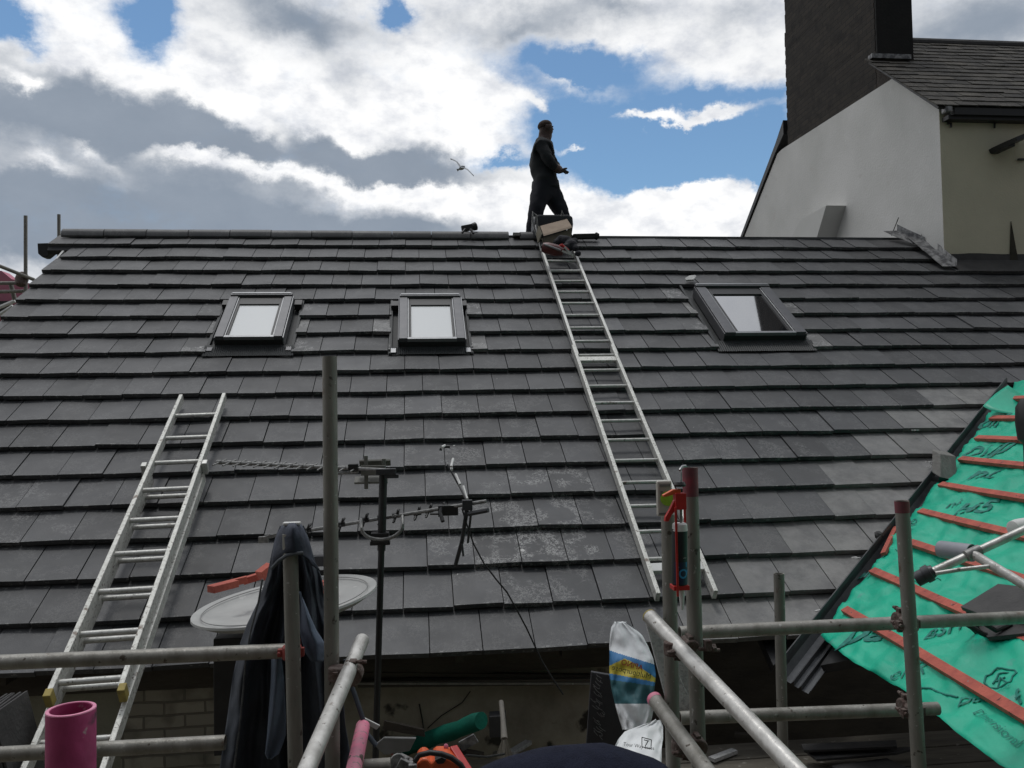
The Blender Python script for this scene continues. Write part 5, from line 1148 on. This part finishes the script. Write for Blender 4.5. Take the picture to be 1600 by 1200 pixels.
for px,py,s_,r in ((884,376,9.6,.07),(877,374,9.62,.06),(892,383,9.5,.075),(897,377,9.55,.05),(903,396,9.36,.04),(884,386,9.45,.05),(870,379,9.6,.05),(899,388,9.45,.045)):
    c=S(px,py,s_); b.lathe(c,(0,.1,1),[(-r*.8,r*.35),(-r*.6,r*.8),(0,r),(r*.5,r*.82),(r*.78,r*.35)],14)
o=b.build('bag_body',mat('bag_black',(.012,.012,.016),(.02,.02,.026),14,.85),bgk,smooth=True)
rm=o.modifiers.new('r','REMESH'); rm.mode='VOXEL'; rm.voxel_size=.014; sm=o.modifiers.new('s','SMOOTH'); sm.iterations=3
ag=thing('power_tool','dark red power tool lying on the top rungs of the roof ladder','power tool',Rp(865,392,.12))
a=S(848,386,9.22); c=S(880,394,9.18); b=MB(); b.tube([a,a.lerp(c,.2),a.lerp(c,.7),c],[.05,.065,.062,.04],14); b.build('motor_body',mat('maroon_casing',(.12,.022,.02),(.08,.018,.016),14,.4),ag,smooth=True)
b=MB(); b.tube([S(851,382,9.16),S(862,386,9.12),S(876,391,9.1)],.012,8); b.build('side_rail',LITE,ag,smooth=True)
b=MB(); b.tube([S(868,388,9.2),S(878,383,9.2),S(888,392,9.2)],.018,8); b.build('grip',RED,ag,smooth=True)
b=MB(); b.bar(S(882,386,9.15),S(896,402,9.15),.02,.02); b.bar(S(878,392,9.13),S(896,399,9.13),.012,.02); b.build('guide_plate',ALU,ag)
b=MB(); b.bar(Yp(895,370,.18),Yp(936,369,.18),.07,.06); b.lathe(Yp(930,369,.18),(1,0,0),[(0,.045),(.03,.045)],14); o=b.build('ridge_roll',mat('black_roll',(.016,.016,.014),(.025,.025,.022),10,.8),None,bev=.01); tag(o,'black roll of ridge underlay lying on the ridge right of the ladder','roll')
ng=thing('nail_gun','small black nail gun resting on the ridge tiles','nail gun',Yp(733,363,.28))
b=MB(); b.bar(Yp(721,358,.28),Yp(742,354,.28),.07,.07); b.lathe(Yp(738,355,.28),(1,0,.3),[(0,.045),(.05,.05),(.06,.03)],14); b.build('head',BLK,ng,bev=.008)
b=MB(); b.bar(Yp(727,358,.2),Yp(722,364,.15),.02,.02); b.bar(Yp(735,358,.2),Yp(740,365,.15),.025,.02); b.build('legs',BLK,ng)
b=MB(); b.prism([Rp(x,y,.02) for x,y in ((1070,437),(1076,433),(1086,432),(1088,434),(1084,439),(1072,440))],RN*.02); b.tube([Rp(1086,434,.03),Rp(1082,438,.04)],.012,6); o=b.build('plastic_scrap',mat('crumpled_white',(.55,.55,.53),(.35,.35,.34),30,.6),None,bev=.004); tag(o,'crumpled white scrap on the tiles just above the right skylight','scrap')
# small dark debris at valley
b=MB(); b.lathe(Rp(1372,838,.03),RN,[(-.01,.02),(.02,.03),(.035,.015)],8); o=b.build('mortar_lump',SLATEM,None,smooth=True); tag(o,'small dark lump of mortar on the tiles beside the valley','lump')
# ================================================================ GULL
gd_=36.0; gl=thing('seagull','seagull gliding in front of the clouds with wings spread','bird',S(722,262,gd_))
def gw_(x,y): return S(680+x/16,230+y/16,gd_)
b=MB(); b.tube([gw_(545,575),gw_(590,555),gw_(640,530),gw_(690,505),gw_(740,480)],[.06,.03,.08,.09,.03],12); b.build('body',FEATH,gl,smooth=True)
def wing(cl,wd):
    vs=[];fs=[]
    for (x,y),w_ in zip(cl,wd):
        p=gw_(x,y); vs+=[p+V3((.25*w_,.9*w_,.15*w_)),p+V3((0,0,.03)),p-V3((.25*w_,.9*w_,.25*w_)),p-V3((0,0,.03))]
    n=len(cl)
    for i in range(n-1):
        for k in range(4): fs.append((i*4+k,i*4+(k+1)%4,i*4+4+(k+1)%4,i*4+4+k))
    b=MB(); b.add(vs,fs); b.build('wing',FEATH,gl,smooth=True)
wing([(650,510),(610,450),(560,380),(500,340),(440,310),(380,290)],[.30,.29,.26,.2,.12,.02])
wing([(670,510),(740,525),(820,565),(870,620),(920,670),(965,715)],[.30,.29,.26,.2,.12,.02])
